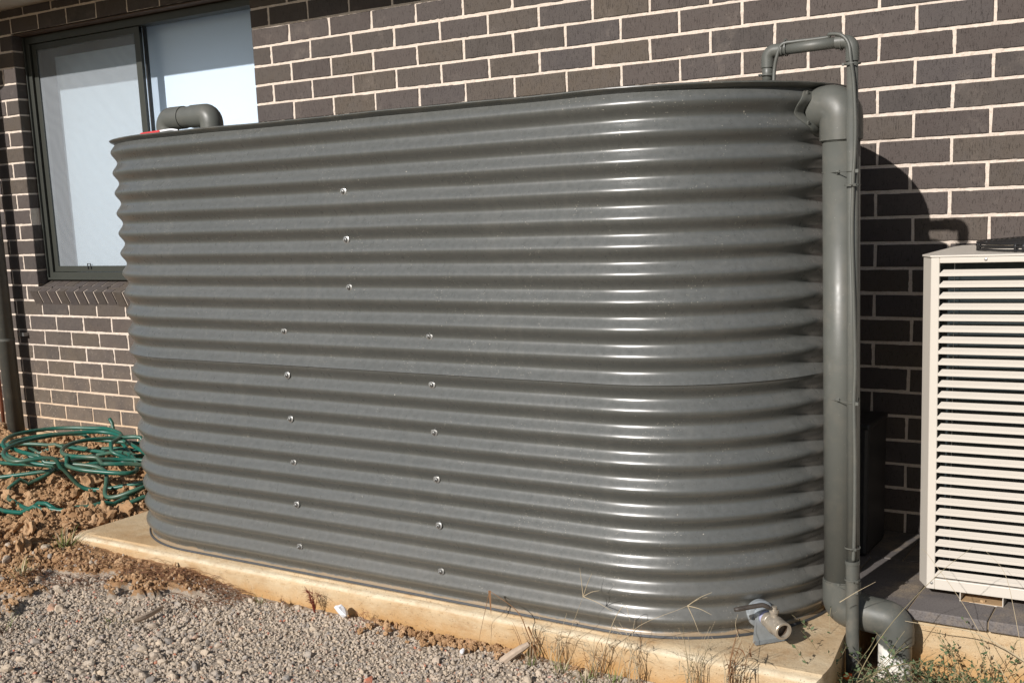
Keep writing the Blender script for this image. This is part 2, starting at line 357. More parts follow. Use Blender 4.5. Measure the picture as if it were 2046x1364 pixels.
def np_mesh(name, V, F, mat, attrs=None, smooth=False):
    me = bpy.data.meshes.new(name); nf, k = F.shape
    me.vertices.add(len(V)); me.vertices.foreach_set('co', V.astype(np.float32).ravel())
    me.loops.add(nf * k); me.loops.foreach_set('vertex_index', F.astype(np.int32).ravel())
    me.polygons.add(nf); me.polygons.foreach_set('loop_start', (np.arange(nf) * k).astype(np.int32)); me.polygons.foreach_set('loop_total', np.full(nf, k, np.int32))
    me.materials.append(mat); me.update(calc_edges=True)
    me.polygons.foreach_set('use_smooth', [smooth] * nf)
    for nm, a in (attrs or {}).items():
        at = me.attributes.new(nm, 'FLOAT', 'POINT'); at.data.foreach_set('value', a.astype(np.float32).ravel())
    me.validate(); o = bpy.data.objects.new(name, me); sc.collection.objects.link(o); return o
g = np_mesh('ground', V, F, M_ground, {'soil': soilw(X, Y).ravel()}, True)
tag(g, kind='structure')
mb = MB(); mb.add([(-300, -400, -2.16), (300, -400, -2.16), (300, 300, -2.16), (-300, 300, -2.16)], [(0, 1, 2, 3)])
o = mb.build('ground_far', simple('dry_grass_and_dirt', (.13, .11, .07), .95, .3, 3)); tag(o, kind='structure')

# ------------------------------------------------------------------ stones
def ico(sub):
    bm = bmesh.new(); bmesh.ops.create_icosphere(bm, subdivisions=sub, radius=1); bm.verts.ensure_lookup_table()
    v = np.array([x.co[:] for x in bm.verts]); f = np.array([[q.index for q in x.verts] for x in bm.faces]); bm.free(); return v, f
def rock_templates(sub, n, rough, seed):
    v0, f0 = ico(sub); out = []
    for k in range(n):
        rs = np.random.RandomState(seed + k); v = v0.copy()
        for _ in range(9):   # chop facets
            d = rs.randn(3); d /= np.linalg.norm(d); h = rs.uniform(.62, .95); q = v @ d; v = v - np.outer(np.clip(q - h, 0, None), d)
        v = v * (1 + rough * fbm(v + k * 9.1, 1.6, 3, k)[:, None]); v = v * np.array([1, rs.uniform(.7, .95), rs.uniform(.5, .8)]); out.append(v)
    return out, f0
def scatter(name, T, f0, pos, size, mat, seed, rnd=None, tilt=1.0):
    rs = np.random.RandomState(seed); n = len(pos); VV = []; FF = []; RR = []; off = 0; idx = rs.randint(0, len(T), n)
    nv = len(T[0]); Tm = np.stack(T)[idx]
    q = rs.randn(n, 4); q[:, 1:3] *= tilt; q /= np.linalg.norm(q, axis=1)[:, None]; w, x, y, z = q.T
    Rm = np.stack([np.stack([1 - 2 * (y * y + z * z), 2 * (x * y - z * w), 2 * (x * z + y * w)], -1), np.stack([2 * (x * y + z * w), 1 - 2 * (x * x + z * z), 2 * (y * z - x * w)], -1), np.stack([2 * (x * z - y * w), 2 * (y * z + x * w), 1 - 2 * (x * x + y * y)], -1)], 1)
    v = np.einsum('nij,nkj->nki', Rm, Tm * size[:, None, None]) + pos[:, None, :]
    F = (f0[None] + (np.arange(n) * nv)[:, None, None]).reshape(-1, 3); r = rs.rand(n) if rnd is None else rnd
    return np_mesh(name, v.reshape(-1, 3), F, mat, {'rnd': np.repeat(r, nv)})
T1, f1 = rock_templates(2, 14, .13, 100); T0, f0 = rock_templates(1, 12, .12, 300)
def region(n, x0, x1, y0, y1, cond, rs):
    x = rs.uniform(x0, x1, n); y = rs.uniform(y0, y1, n); k = cond(x, y, rs); return x[k], y[k]
def in_gravel(x, y, rs):
    s = soilw(x, y); dens = 1
    front = (y < -1.25) | ((x > .70) & (y < -.785))
    near = y > -1.45 - .55 * (.9 - x) * .42 - .30   # what the lens sees plus a margin
    return front & near & (rs.rand(len(x)) > s * .93)
rs = np.random.RandomState(5)
x, y = region(9000, -3.0, 1.6, -2.5, -.76, in_gravel, rs); z = gh(x, y); s = np.clip(rs.lognormal(-4.80, .40, len(x)), .004, .020) * np.clip(1.05 - .22 * (x + .6), .72, 1.3)
patch = fbm(np.stack([x, y, 0 * x], -1), 2.2, 2, 44); k = rs.rand(len(x)) < np.clip(.6 + patch * .9, .12, 1); x, y, z, s = x[k], y[k], z[k], s[k]
bigP = np.stack([x, y, z + s * .28], -1); bigS = s
g1 = scatter('gravel', T1, f1, bigP, bigS, M_gravel, 6, tilt=.45)
tag(g1, 'loose grey and tan crushed stones in front of the slab', 'gravel', kind='stuff')
x, y = region(120000, -3.0, 1.6, -2.5, -.76, in_gravel, rs); z = gh(x, y); s = np.clip(rs.lognormal(-5.3, .36, len(x)), .002, .009)
g2 = scatter('gravel_fines', T0, f0, np.stack([x, y, z + s * .35], -1), s, M_gravel, 8)
tag(g2, 'fine grey gravel chips filling between the larger stones', 'gravel', kind='stuff')
# clay clods
TC, fc = rock_templates(3, 10, .42, 500)
TC = [v * (1 + .22 * fbm(v + 3.3 * i, 3.2, 4, i, .65)[:, None]) for i, v in enumerate(TC)]
def in_soil(x, y, rs, q=.3): return (soilw(x, y) > .45) & ((x < -2.42) | (y < -1.26)) & (y < -.06) & (rs.rand(len(x)) < np.where(x > -2.3, q, 1))
x, y = region(4200, -5.2, -1.5, -2.2, 0, in_soil, rs); z = gh(x, y); s = np.clip(rs.lognormal(-4.15, .55, len(x)), .006, .048)
s = np.where(x > -2.45, np.minimum(s, .02), s); s = np.where(y > -.25, np.minimum(s, .035), s)
c1 = scatter('soil_clods', TC, fc, np.stack([x, y, z + s * .15], -1), s, M_clod, 9)
tag(c1, 'broken orange brown clay clods heaped left of the slab', 'soil', kind='stuff')
x, y = region(34, -5.0, -2.4, -1.9, -.1, in_soil, rs); z = gh(x, y); s = rs.uniform(.035, .075, len(x))
c1 = scatter('clay_lump', TC, fc, np.stack([x, y, z - s * .1], -1), s, M_clod, 19)
tag(c1, 'largest rough lumps of clay around the hose', 'soil', kind='stuff')
x, y = region(48000, -5.0, -1.4, -2.3, -.02, lambda x, y, r: in_soil(x, y, r, .9), rs); z = gh(x, y); s = np.clip(rs.lognormal(-5.0, .4, len(x)), .003, .014)
c2 = scatter('soil_crumbs', T0, f0, np.stack([x, y, z + s * .4], -1), s, M_clod, 10)
tag(c2, 'small orange clay crumbs between the clods', 'soil', kind='stuff')
# clay spill against the slab in the middle of the front
n = 150; x = rs.normal(-.52, .13, n); y = np.clip(-1.25 - np.abs(rs.normal(0, .035, n)), -1.36, -1.24); z = gh(x, y) + .012; s = rs.uniform(.004, .014, n)
c3 = scatter('clay_spill', TC, fc, np.stack([x, y, z], -1), s, M_clod, 12)
tag(c3, 'orange clay crumbs spilled on gravel against the slab face', 'soil', kind='stuff')

# single pale stones
def lone(name, pos, size, mat, seed, label, cat, sub=2, group=None):
    T, f = rock_templates(sub, 1, .15, seed); o = scatter(name, T, f, np.array([pos]), np.array([size]), mat, seed)
    tag(o, label, cat, group)
lone('white_stone', (-.925, -1.282, -1.998), .030, M_paper, 71, 'largest bright white stone, against the slab face', 'stone')
lone('white_stone', (-1.786, -1.352, -2.018), .013, M_paper, 72, 'small flat white stone at the left end of the gravel', 'stone')
lone('white_stone', (-.40, -1.33, -2.022), .013, M_paper, 74, 'white stone below the orange clay spill on the gravel', 'stone')
# ------------------------------------------------------------------ brick house
house = empty('brick_house', (-2, 0, -1.9), 'dark brown brick house wall with cream mortar behind the tank', 'house')
OX0, OX1, OZ1, OZ0 = -4.205, -2.393, .344, -1.03
def brick_geo():
    vs = []; fs = []; rn = []
    def brick(x0, x1, z0, z1, y0=0, y1=.11, tint=None):
        j = lambda a=.0017: random.uniform(-a, a); c = .0028; yo = y0 + random.uniform(-.0012, .0004)
        cs = [(x0 + j(), z0 + j()), (x1 + j(), z0 + j()), (x1 + j(), z1 + j()), (x0 + j(), z1 + j())]; o = len(vs)
        cx, cz = (x0 + x1) / 2, (z0 + z1) / 2
        for (x, z) in cs: vs.append((x + math.copysign(c, cx - x), yo, z + math.copysign(c, cz - z)))
        for (x, z) in cs: vs.append((x, yo + c, z))
        for (x, z) in cs: vs.append((x, y1, z))
        for a in range(4):
            b = (a + 1) % 4; fs.append((o + a, o + b, o + 4 + b, o + 4 + a)); fs.append((o + 4 + a, o + 4 + b, o + 8 + b, o + 8 + a))
        fs.append((o, o + 3, o + 2, o + 1)); fs.append((o + 8, o + 9, o + 10, o + 11))
        rn.extend([random.random() if tint is None else tint] * 12)
    rowj = {1: .0, 7: -.008, 9: .004, 13: .006, 5: -.003}
    for r in range(-6, 22):
        z1 = -r * .086 - .005; z0 = z1 - .076; off = rowj.get(r, random.uniform(-.002, .002))
        k = -50 + (r % 2)
        while k < 34:
            x0 = k * .12 + .005 + off; x1 = x0 + .23; k += 2
            if r == -6: z1u = .476
            else: z1u = z1
            segs = [(x0, x1)]
            if -4 <= r <= 11:
                segs = []
                if x0 < OX0 - .02: segs.append((x0, min(x1, OX0)))
                if x1 > OX1 + .02: segs.append((max(x0, OX1), x1))
            for s0, s1 in segs:
                if s1 - s0 > .02: brick(s0, s1, z0, z1u)
    return vs, fs, rn
bv, bf, brn = brick_geo()
me = bpy.data.meshes.new('wall_bricks'); me.from_pydata(bv, [], bf); me.materials.append(M_brick)
at = me.attributes.new('rnd', 'FLOAT', 'POINT'); at.data.foreach_set('value', brn)
bm = bmesh.new(); bm.from_mesh(me); bmesh.ops.recalc_face_normals(bm, faces=bm.faces); bm.to_mesh(me); bm.free()
bw = bpy.data.objects.new('wall', me); sc.collection.objects.link(bw); bw.parent = house; bw.matrix_parent_inverse = house.matrix_basis.inverted()
# mortar bed: front faces subdivided a little and roughened, with the window opening left out
mv = []; mf = []
def sheet(x0, x1, z0, z1, st=.0095):
    nx_ = max(1, int((x1 - x0) / st)); nz_ = max(1, int((z1 - z0) / st)); o = len(mv)
    for i in range(nz_ + 1):
        for j in range(nx_ + 1):
            mv.append((x0 + (x1 - x0) * j / nx_, .0035, z0 + (z1 - z0) * i / nz_))
    for i in range(nz_):
        for j in range(nx_): q = o + i * (nx_ + 1) + j; mf.append((q, q + 1, q + nx_ + 2, q + nx_ + 1))
e = .0035
sheet(-6, OX0 - e, -1.892, .476); sheet(OX1 + e, 4.1, -1.892, .476); sheet(OX0 - e, OX1 + e, .344 + .004, .476); sheet(OX0 - e, OX1 + e, -1.892, OZ0 - .05)
mvn = np.array(mv); mvn[:, 1] += -.0009 + .0019 * fbm(mvn, 55, 3, 4); mvn[:, 1] = np.maximum(mvn[:, 1], .0011); mv = [tuple(p) for p in mvn]
mb = MB(); mb.add(mv, mf)
for xx in (OX0 - e, OX1 + e): mb.add([(xx, .0035, OZ0), (xx, .11, OZ0), (xx, .11, OZ1 + .004), (xx, .0035, OZ1 + .004)], [(0, 1, 2, 3)])
mo = mb.build('mortar', M_mortar, house)
mb = MB(); mb.box(-6, OX0, .11, .14, -1.95, .5); mb.box(OX1, 4.1, .11, .14, -1.95, .5); mb.box(OX0, OX1, .11, .14, .344, .5); mb.box(OX0, OX1, .11, .14, -1.95, -1.06); mb.build('inner_wall', M_dark, house)
mb = MB(); mb.box(OX0 + .003, OX1 - .003, .006, .108, .3385, .3435); mb.build('lintel', M_lintel, house)
# footing under the bricks
mb = MB(); mb.box(-6, 4.1, -.012, .12, -2.25, -1.8965); mb.build('footing', M_conc, house)
# eave: soffit board and fascia with gutter face
mb = MB(); mb.box(-6.2, 4.2, -.532, .12, .477, .487); mb.build('eave_soffit', M_eave, house)
mb = MB(); mb.box(-6.2, 4.2, -.552, -.533, .4755, .62); mb.build('fascia', M_eave, house, bevel=.002)
mb = MB(); mb.add([(-6.2, -.56, .6), (4.2, -.56, .6), (4.2, 3, 1.9), (-6.2, 3, 1.9), (-6.2, -.56, .63), (4.2, -.56, .63), (4.2, 3, 1.93), (-6.2, 3, 1.93)], [(0, 1, 2, 3), (4, 5, 6, 7), (0, 1, 5, 4)]); mb.build('roof', M_frame, house)
# sill of angled bricks
wv = []; wf = []; wr = []
mbm = MB(); xk = OX0 - .045; i = 0
while xk < OX1 + .02:
    o_ = len(wv); x0, x1 = xk + .004, xk + .076; i += 1; rj = random.uniform(-.0015, .0015)
    y0, z0 = -.034 + rj, -1.062; y1, z1 = .1, -1.004   # top edge line front->back
    th = .088; nrm = Vector((0, y1 - y0, z1 - z0)).normalized(); dn = Vector((0, nrm.z, -nrm.y)) * th
    for X_ in (x0, x1):
        c = .0025 if X_ == x0 else -.0025
        wv += [(X_ + c, y0, z0), (X_, y1, z1), (X_, y1 + dn.y, z1 + dn.z), (X_ + c, y0 + dn.y, z0 + dn.z)]
    wf += [(o_, o_ + 1, o_ + 2, o_ + 3), (o_ + 7, o_ + 6, o_ + 5, o_ + 4), (o_, o_ + 4, o_ + 5, o_ + 1), (o_ + 3, o_ + 2, o_ + 6, o_ + 7), (o_, o_ + 3, o_ + 7, o_ + 4)]
    wr += [random.random()] * 8
    if x0 > OX0 - .02 or True:
        jx0, jx1 = x1 + .0005, x1 + .0075
        a_ = [(0, .003), (0, .003)]
        P_ = [(y0 + .004, z0 - .001), (y1, z1 - .003), (y1 + dn.y, z1 + dn.z), (y0 + .004 + dn.y, z0 + dn.z + .001)]
        mbm.add([(jx0, p[0], p[1]) for p in P_] + [(jx1, p[0], p[1]) for p in P_], [(0, 1, 2, 3), (4, 5, 6, 7), (0, 4, 5, 1), (0, 3, 7, 4), (3, 2, 6, 7)])
    xk += .0803
me = bpy.data.meshes.new('sill'); me.from_pydata(wv, [], wf); me.materials.append(M_brick); at = me.attributes.new('rnd', 'FLOAT', 'POINT'); at.data.foreach_set('value', wr)
bm = bmesh.new(); bm.from_mesh(me); bmesh.ops.recalc_face_normals(bm, faces=bm.faces); bm.to_mesh(me); bm.free()
so_ = bpy.data.objects.new('window_sill', me); sc.collection.objects.link(so_); so_.parent = house; so_.matrix_parent_inverse = house.matrix_basis.inverted()
mbm.build('sill_mortar', M_mortar, so_)
# window
mb = MB(); fz0, fz1 = -1.0, .334; fx0, fx1 = OX0 + .002, OX1 - .002; w_ = .038
mb.box(fx0, fx1, .075, .15, fz1 - w_, fz1); mb.box(fx0, fx1, .075, .15, fz0, fz0 + w_); mb.box(fx0, fx0 + w_, .076, .149, fz0, fz1); mb.box(fx1 - .012, fx1, .076, .149, fz0, fz1)
mb.box(fx0 - .0, fx0 + .010, .062, .075, fz0, fz1); mb.box(fx0, fx1, .062, .0755, fz0 - .004, fz0 + .008)
win = mb.build('window', M_frame, house, bevel=.0015)
mbx = -3.297
sx0, sx1 = fx0 + w_ + .006, mbx + .028
mb = MB(); sw = .034
mb.box(sx0, sx1, .088, .108, fz0 + w_ + .002, fz0 + w_ + sw); mb.box(sx0, sx1, .088, .108, fz1 - w_ - sw, fz1 - w_ - .002)
mb.box(sx0, sx0 + sw, .0885, .1075, fz0 + w_ + .002, fz1 - w_ - .002); mb.box(sx1 - .042, sx1, .0885, .1075, fz0 + w_ + .002, fz1 - w_ - .002)
mb.build('sash', M_frame, win, bevel=.0015)
mb = MB(); mb.box(mbx + .031, mbx + .040, .110, .130, fz0 + w_, fz1 - w_); mb.build('mullion', M_seal, win)
mb = MB(); mb.add([(sx0 + sw, .098, fz0 + w_ + sw), (sx1 - .042, .098, fz0 + w_ + sw), (sx1 - .042, .098, fz1 - w_ - sw), (sx0 + sw, .098, fz1 - w_ - sw)], [(0, 1, 2, 3)]); mb.build('insect_screen', M_screen, win)
mb = MB(); mb.add([(fx0 + w_, .118, fz0 + w_), (mbx + .032, .118, fz0 + w_), (mbx + .032, .118, fz1 - w_), (fx0 + w_, .118, fz1 - w_)], [(0, 1, 2, 3)]); mb.build('glass', M_glass, win)
mb = MB(); mb.add([(mbx + .040, .12, fz0 + w_), (fx1 - .012, .12, fz0 + w_), (fx1 - .012, .12, fz1 - w_), (mbx + .040, .12, fz1 - w_)], [(0, 1, 2, 3)]); mb.build('glass', M_glass, win)
mb = MB(); mb.tube([(-3.86, .084, -.945), (-3.86, .084, -.915), (-3.835, .084, -.915), (-3.835, .084, -.945)], .003, 6); mb.build('latch', M_seal, win)
mb = MB(); mb.box(-4.125, -3.425, .207, .210, -.99, .235); mb.build('curtain', M_sheer, win)
mb = MB(); mb.box(-3.423, fx1 - .012, .207, .210, -.99, .34); mb.build('blind', M_blind, win)
mb = MB(); mb.add([(-4.4, .16, -1.1), (-2.2, .16, -1.1), (-2.2, 1.2, -1.1), (-4.4, 1.2, -1.1), (-4.4, .16, .5), (-2.2, .16, .5), (-2.2, 1.2, .5), (-4.4, 1.2, .5)], [(0, 1, 2, 3), (4, 5, 6, 7), (2, 3, 7, 6), (0, 3, 7, 4), (1, 2, 6, 5)]); mb.build('room', M_dark, house)

# ------------------------------------------------------------------ slab and paving
def rounded_slab(name, x0, x1, y0, y1, z0, z1, r, mat, label, cat, st=.03):
    # front (y0) edge rounded, surface gently uneven
    prof = [(y0, z0)] + [(y0, z1 - r - .03)] + [(y0 + r - r * math.cos(a) , z1 - r + r * math.sin(a) * .75) for a in np.linspace(0, PI / 2, 7)]
    prof[-1] = (y0 + r, z1 - r * .24); prof += [(y0 + r + .008, z1 - .001), (y0 + r + .03, z1)] + [(y, z1) for y in np.linspace(y0 + r + .08, y1, 22)]
    n = int((x1 - x0) / st); vs = []
    for i in range(n + 1):
        x_ = x0 + (x1 - x0) * i / n
        for k_, (yy, zz) in enumerate(prof):
            xe = x_ if x_ < .5 else .5 + (x_ - .5) * (1 - .19 * min(1, max(0, (yy + 1.13) / .26)) - .10 * max(0, (-1.17 - yy) / .07) ** 2)
            vs.append((xe, yy, zz))
    vs = np.array(vs); nn = fbm(vs, 5, 3, 3); msk = (vs[:, 1] < y0 + .2) & (vs[:, 2] > z0 + .01)
    vs[:, 1] += np.where(vs[:, 2] < z1 - .004, .0035 * nn, 0) + np.where(vs[:, 2] < z1 - r - .01, .005, 0); vs[:, 2] += .0012 * nn
    # rounded ends
    k = len(prof); fs = [(i * k + j, (i + 1) * k + j, (i + 1) * k + j + 1, i * k + j + 1) for i in range(n) for j in range(k - 1)]
    mb = MB(); mb.add(vs, fs)
    # end walls
    for i, sgn in ((0, -1), (n, 1)):
        base = [tuple(vs[i * k + j]) for j in range(k)]; low = [(p[0] + sgn * .004, p[1], z0) for p in base]
        mb.add(base + low, [(j, j + 1, k + j + 1, k + j) for j in range(1, k - 1)])
    o = mb.build(name, mat, smooth=False, angle=35); tag(o, label, cat); return o
rounded_slab('concrete_slab', -2.385, .672, -1.238, -.0145, -2.3, SLZ, .03, M_conc, 'clay stained concrete slab with rounded front edge under the tank', 'slab')
mb = MB(); mb.box(.70, 3.2, -.752, -.0145, -2.3, -1.9045)
o = mb.build('paving_base', M_conc, bevel=.004); tag(o, 'clay stained concrete edge under the dark pavers', 'slab')
mb = MB(); mb.box(.50, .699, -.745, -.0145, SLZ + .003, -1.9045); bd = mb.build('bedding', M_conc)
pv = []; pf = []; pr_ = []
pav = empty('paving', (1.2, -.4, -1.9), 'charcoal rectangular pavers laid along the house wall under the cream unit', 'paving')
for q_ in (o, bd): q_.parent = pav; q_.matrix_parent_inverse = pav.matrix_basis.inverted()
for k_ in ('label', 'category'): del o[k_]
mb = MB(); rn = []
for row, (ya, yb) in enumerate(((-.775, -.335), (-.328, -.016))):
    xk = .787 - 2 * .216 + (0 if row == 0 else .1); 
    while xk < 3.1:
        x0_, x1_ = max(xk + .002, .50), xk + .214
        yy = ya
        if x1_ > x0_ + .03:
            mb.box(x0_, x1_, yy + random.uniform(-.002, .002), yb - .002, -1.904, -1.873 + random.uniform(-.0015, .0015)); rn += [random.random()] * 8
        xk += .216
po = mb.build('pavers', M_paver, pav, bevel=.003); at = po.data.attributes.new('rnd', 'FLOAT', 'POINT'); at.data.foreach_set('value', rn)
mb = MB(); mb.box(.505, 3.1, -.765, -.0155, -1.9, -1.879); mb.build('joint_sand', simple('joint_sand', (.3, .23, .15), .95), pav)

# ------------------------------------------------------------------ water tank
CXL, CXR, CY, RV, AMP = -1.775, .02, -.66, .522, .0205
PITCH = .0762; ZV = -.6196
tank = empty('water_tank', (-.88, CY, SLZ), 'long grey green corrugated steel rainwater tank with round ends on the slab', 'water tank')
def stad(r, na=56, ns=70, ds=0):
    P = []
    for k in range(ns): q = k / ns; P.append((CXL + (CXR - CXL) * q, CY - r, 0, -1))
    for k in range(na): a = -PI / 2 + PI * k / na; P.append((CXR + r * math.cos(a), CY + r * math.sin(a), math.cos(a), math.sin(a)))
    for k in range(ns): q = k / ns; P.append((CXR + (CXL - CXR) * q, CY + r, 0, 1))
    for k in range(na): a = PI / 2 + PI * k / na; P.append((CXL + r * math.cos(a), CY + r * math.sin(a), math.cos(a), math.sin(a)))
    return P
SEAM = -1.189
def rad_off(z):
    base = AMP * .5 * (1 - math.asin(.62 * math.cos(2 * PI * (z - ZV) / PITCH)) / math.asin(.62))
    return base
zs = list(np.linspace(-.386, SEAM + .0002, 146)) + list(np.linspace(SEAM - .0006, -1.9155, 134)) + [-1.9185, -1.921, -1.9235, -1.926, -1.9315]
P0 = stad(RV); n = len(P0); tv = np.zeros((len(zs), n, 3))
pp = np.array([(p[0], p[1]) for p in P0]); nn_ = np.array([(p[2], p[3]) for p in P0])
for i, z in enumerate(zs):
    off = rad_off(z) + ((.0018 + .0022 * math.exp(-(z - SEAM) / .006)) if z > SEAM else 0)
    if z < -1.916: off = .002 + .005 * (-1.916 - z) / .015
    w3 = np.stack([pp[:, 0], pp[:, 1], np.full(n, z)], -1)
    o_ = off + .0018 * vnoise(w3 * np.array([1, 1, 2.5]), 2.6, 5) + .0005 * vnoise(w3 * np.array([1, 1, 3]), 9, 8)
    tv[i, :, :2] = pp + nn_ * o_[:, None]; tv[i, :, 2] = z + .0008 * vnoise(w3, 3.0, 31)
I, J = np.meshgrid(np.arange(len(zs) - 1), np.arange(n), indexing='ij'); J2 = (J + 1) % n
F = np.stack([I * n + J, (I + 1) * n + J, (I + 1) * n + J2, I * n + J2], -1).reshape(-1, 4)
o = np_mesh('tank_body', tv.reshape(-1, 3), F, M_tank, None, True); o.data.set_sharp_from_angle(angle=math.radians(50)); o.parent = tank; o.matrix_parent_inverse = tank.matrix_basis.inverted()
# lid with drip lip
def ring_stack(levels, wav=None):
    vs = []; k = None
    for li, (r, z) in enumerate(levels):
        P = stad(r, 40, 60); k = len(P)
        for p in P:
            w_ = 0
            if wav: w_ = wav * (math.sin(p[0] * 7.3) * .6 + math.sin(p[0] * 17 + 1) * .3 + math.sin(p[1] * 13) * .4)
            vs.append((p[0], p[1], z + w_))
    fs = [(i * k + j, i * k + (j + 1) % k, (i + 1) * k + (j + 1) % k, (i + 1) * k + j) for i in range(len(levels) - 1) for j in range(k)]
    return vs, fs, k
lv = [(.512, -.3985), (.528, -.3985), (.5435, -.3895), (.5460, -.3865), (.5455, -.384), (.542, -.3825), (.535, -.3815), (.50, -.380), (.30, -.372), (.05, -.366)]
vs, fs, k = ring_stack(lv, .0016); fs.append(tuple((len(lv) - 1) * k + j for j in range(k)))
mb = MB(); mb.add(vs, fs); lid = mb.build('lid', mat_paint('lid_paint', (.075, .078, .07), .33, .3), tank, angle=40)
# black edging strip round the foot
vs, fs, k = ring_stack([(.529, -1.9312), (.529, -1.926), (.5325, -1.9238), (.5355, -1.9262), (.5355, -1.9312)]); mb = MB(); mb.add(vs, fs); mb.build('base_strip', simple('dusty_black_strip', (.05, .052, .055), .6, .4, 60), tank, angle=60)
# bolts
for X_, z0_, cnt in ((-.885, -.6196, 3), (-1.185, -1.0742, 6), (-.573, -1.0742, 6)):
    for j in range(cnt):
        z = z0_ - .1524 * j; y = CY - RV - .0028; ax = (random.uniform(-.05, .05), -1, random.uniform(-.05, .05)); mb = MB()
        mb.lathe([(0, .0005), (.0, .0125), (.0014, .0128), (.0028, .0095), (.003, .0068)], (X_, y, z), ax, 20)
        mb.lathe([(.0028, .0060), (.0078, .0058), (.0082, .0036), (.0082, .0005)], (X_, y, z), ax, 6, 0)
        mb.lathe([(.008, .0034), (.0135, .0032), (.0145, .0022), (.0145, .0003)], (X_, y, z), ax, 12, 0)
        mb.build('bolt', M_steel, tank, angle=30)
for X_ in (-1.72, -1.47, -1.2, -.93, -.66, -.36, -.1, .14):
    if X_ <= CXR: c, nrm = (X_, CY - RV - .003), (0, -1)
    else: a = -PI / 2 + (X_ - CXR) / RV; nrm = (math.cos(a), math.sin(a)); c = (CXR + (RV + .003) * nrm[0], CY + (RV + .003) * nrm[1])
    mb = MB(); mb.lathe([(0, .0034), (.0022, .003), (.0032, .0018), (.0034, .0002)], (c[0], c[1], SEAM + .018), (nrm[0], nrm[1], 0), 12); mb.build('rivet', M_pipe, tank, smooth=True)
# vent pipe on lid
VA, VB = Vector((-1.857, -.80, 0)), Vector((-2.12, -.79, 0)); vr = .041; ztop = -.293
mb = MB(); path = fillet([(VA.x, VA.y, -.385), (VA.x, VA.y, ztop), (VB.x, VB.y, ztop + .003), (VB.x, VB.y, -.385)], .068, 12)
mb.tube(path, vr, 28); mb.tube(fillet([(VA.x, VA.y, -.36), (VA.x, VA.y, ztop), (VA.x - .105, VA.y + .004, ztop + .001)], .068, 12), vr + .0035, 28)
mb.tube(fillet([(VB.x + .105, VB.y - .004, ztop + .002), (VB.x, VB.y, ztop + .003), (VB.x, VB.y, -.36)], .068, 12), vr + .0035, 28)
mb.build('vent_pipe', M_pipe, tank, angle=40)
# outlet tap
td = Vector((.402, -.345, 0)).normalized(); tt = Vector((-td.y, td.x, 0)); ts = Vector((CXR, CY, 0)) + td * (RV + .0195); TZ = -1.866
A0 = Vector((ts.x, ts.y, TZ)); axd = (td + Vector((0, 0, -.06))).normalized()
mb = MB(); mb.lathe([(-.012, .001), (-.012, .040), (.004, .040), (.007, .036), (.009, .025), (.03, .0235), (.03, .01)], A0, td, 36)
for k in range(6):
    an = k * PI / 3 + .3; c = A0 + td * .006 + (tt * math.cos(an) + Vector((0, 0, 1)) * math.sin(an)) * .031; mb.lathe([(0, .004), (.004, .004), (.004, .0003)], c, td, 6)
tapo = mb.build('outlet_tap', M_zinc, tank, angle=35)
mb = MB(); mb.lathe([(.028, .019), (.044, .019), (.044, .010)], A0, axd, 28); mb.build('thread_tape', M_ptfe, tapo, angle=35)
mb = MB(); mb.lathe([(.042, .019), (.043, .0225), (.060, .0225), (.062, .0205), (.064, .0235), (.084, .0265), (.092, .0265), (.100, .0225), (.104, .0225), (.106, .0255), (.128, .0255), (.130, .024), (.130, .0185), (.118, .0180)], A0, axd, 36); mb.lathe([(.118, .0182), (.104, .0175), (.100, .0002)], A0, axd, 30, 1)
mb.lathe([(.0, .0105), (.012, .0105), (.013, .0135), (.020, .0135), (.021, .008), (.03, .008), (.03, .0002)], A0 + axd * .078 + Vector((0, 0, .022)), (0, 0, 1), 16)
vb = mb.build('valve_body', [M_nickel, simple('darkened_brass_bore', (.10, .07, .05), .5, .4, 60)], tapo, angle=35)  # bore coloured darker than the body: recess shade put into the colour
S_ = A0 + axd * .078 + Vector((0, 0, .047)); hd = (-tt * .99 - td * .15).normalized()
mb = MB(); path = spline([S_ + Vector((0, 0, .0)), S_ + hd * .012 + Vector((0, 0, .002)), S_ + hd * .03 + Vector((0, 0, .011)), S_ + hd * .045 + Vector((0, 0, .012)), S_ + hd * .116 + Vector((0, 0, .006))], 6)
mb.tube(path, [.0045] * 8 + [.0065] * (len(path) - 9) + [.0055], 12, flat=1.3); mb.build('handle', M_lever, tapo, smooth=True)
mb = MB(); b0 = A0 + td * .022
pts = [b0 + tt * .026 + Vector((0, 0, .0)), b0 - tt * .026, b0 + td * .028 - tt * .050, b0 + td * .028 + tt * .054]
pts[2].z = pts[3].z = SLZ + .006
lip = [pts[2] + td * .020 - tt * .001, pts[3] + td * .020 - tt * .003]
for q in lip: q.z = SLZ + .003
dn = td * .003; vs = [p for p in pts] + lip
vs2 = [p - dn - Vector((0, 0, .002)) for p in vs]
mb.add(vs + vs2, [(0, 1, 2, 3), (3, 2, 4, 5), (6, 9, 8, 7), (9, 11, 10, 8), (0, 3, 9, 6), (1, 7, 8, 2), (3, 5, 11, 9), (2, 8, 10, 4), (4, 10, 11, 5), (0, 6, 7, 1)])
mb.build('bracket', simple('dusty_galvanised_plate', (.25, .265, .265), .65, .4, 30, metal=.3), tapo)

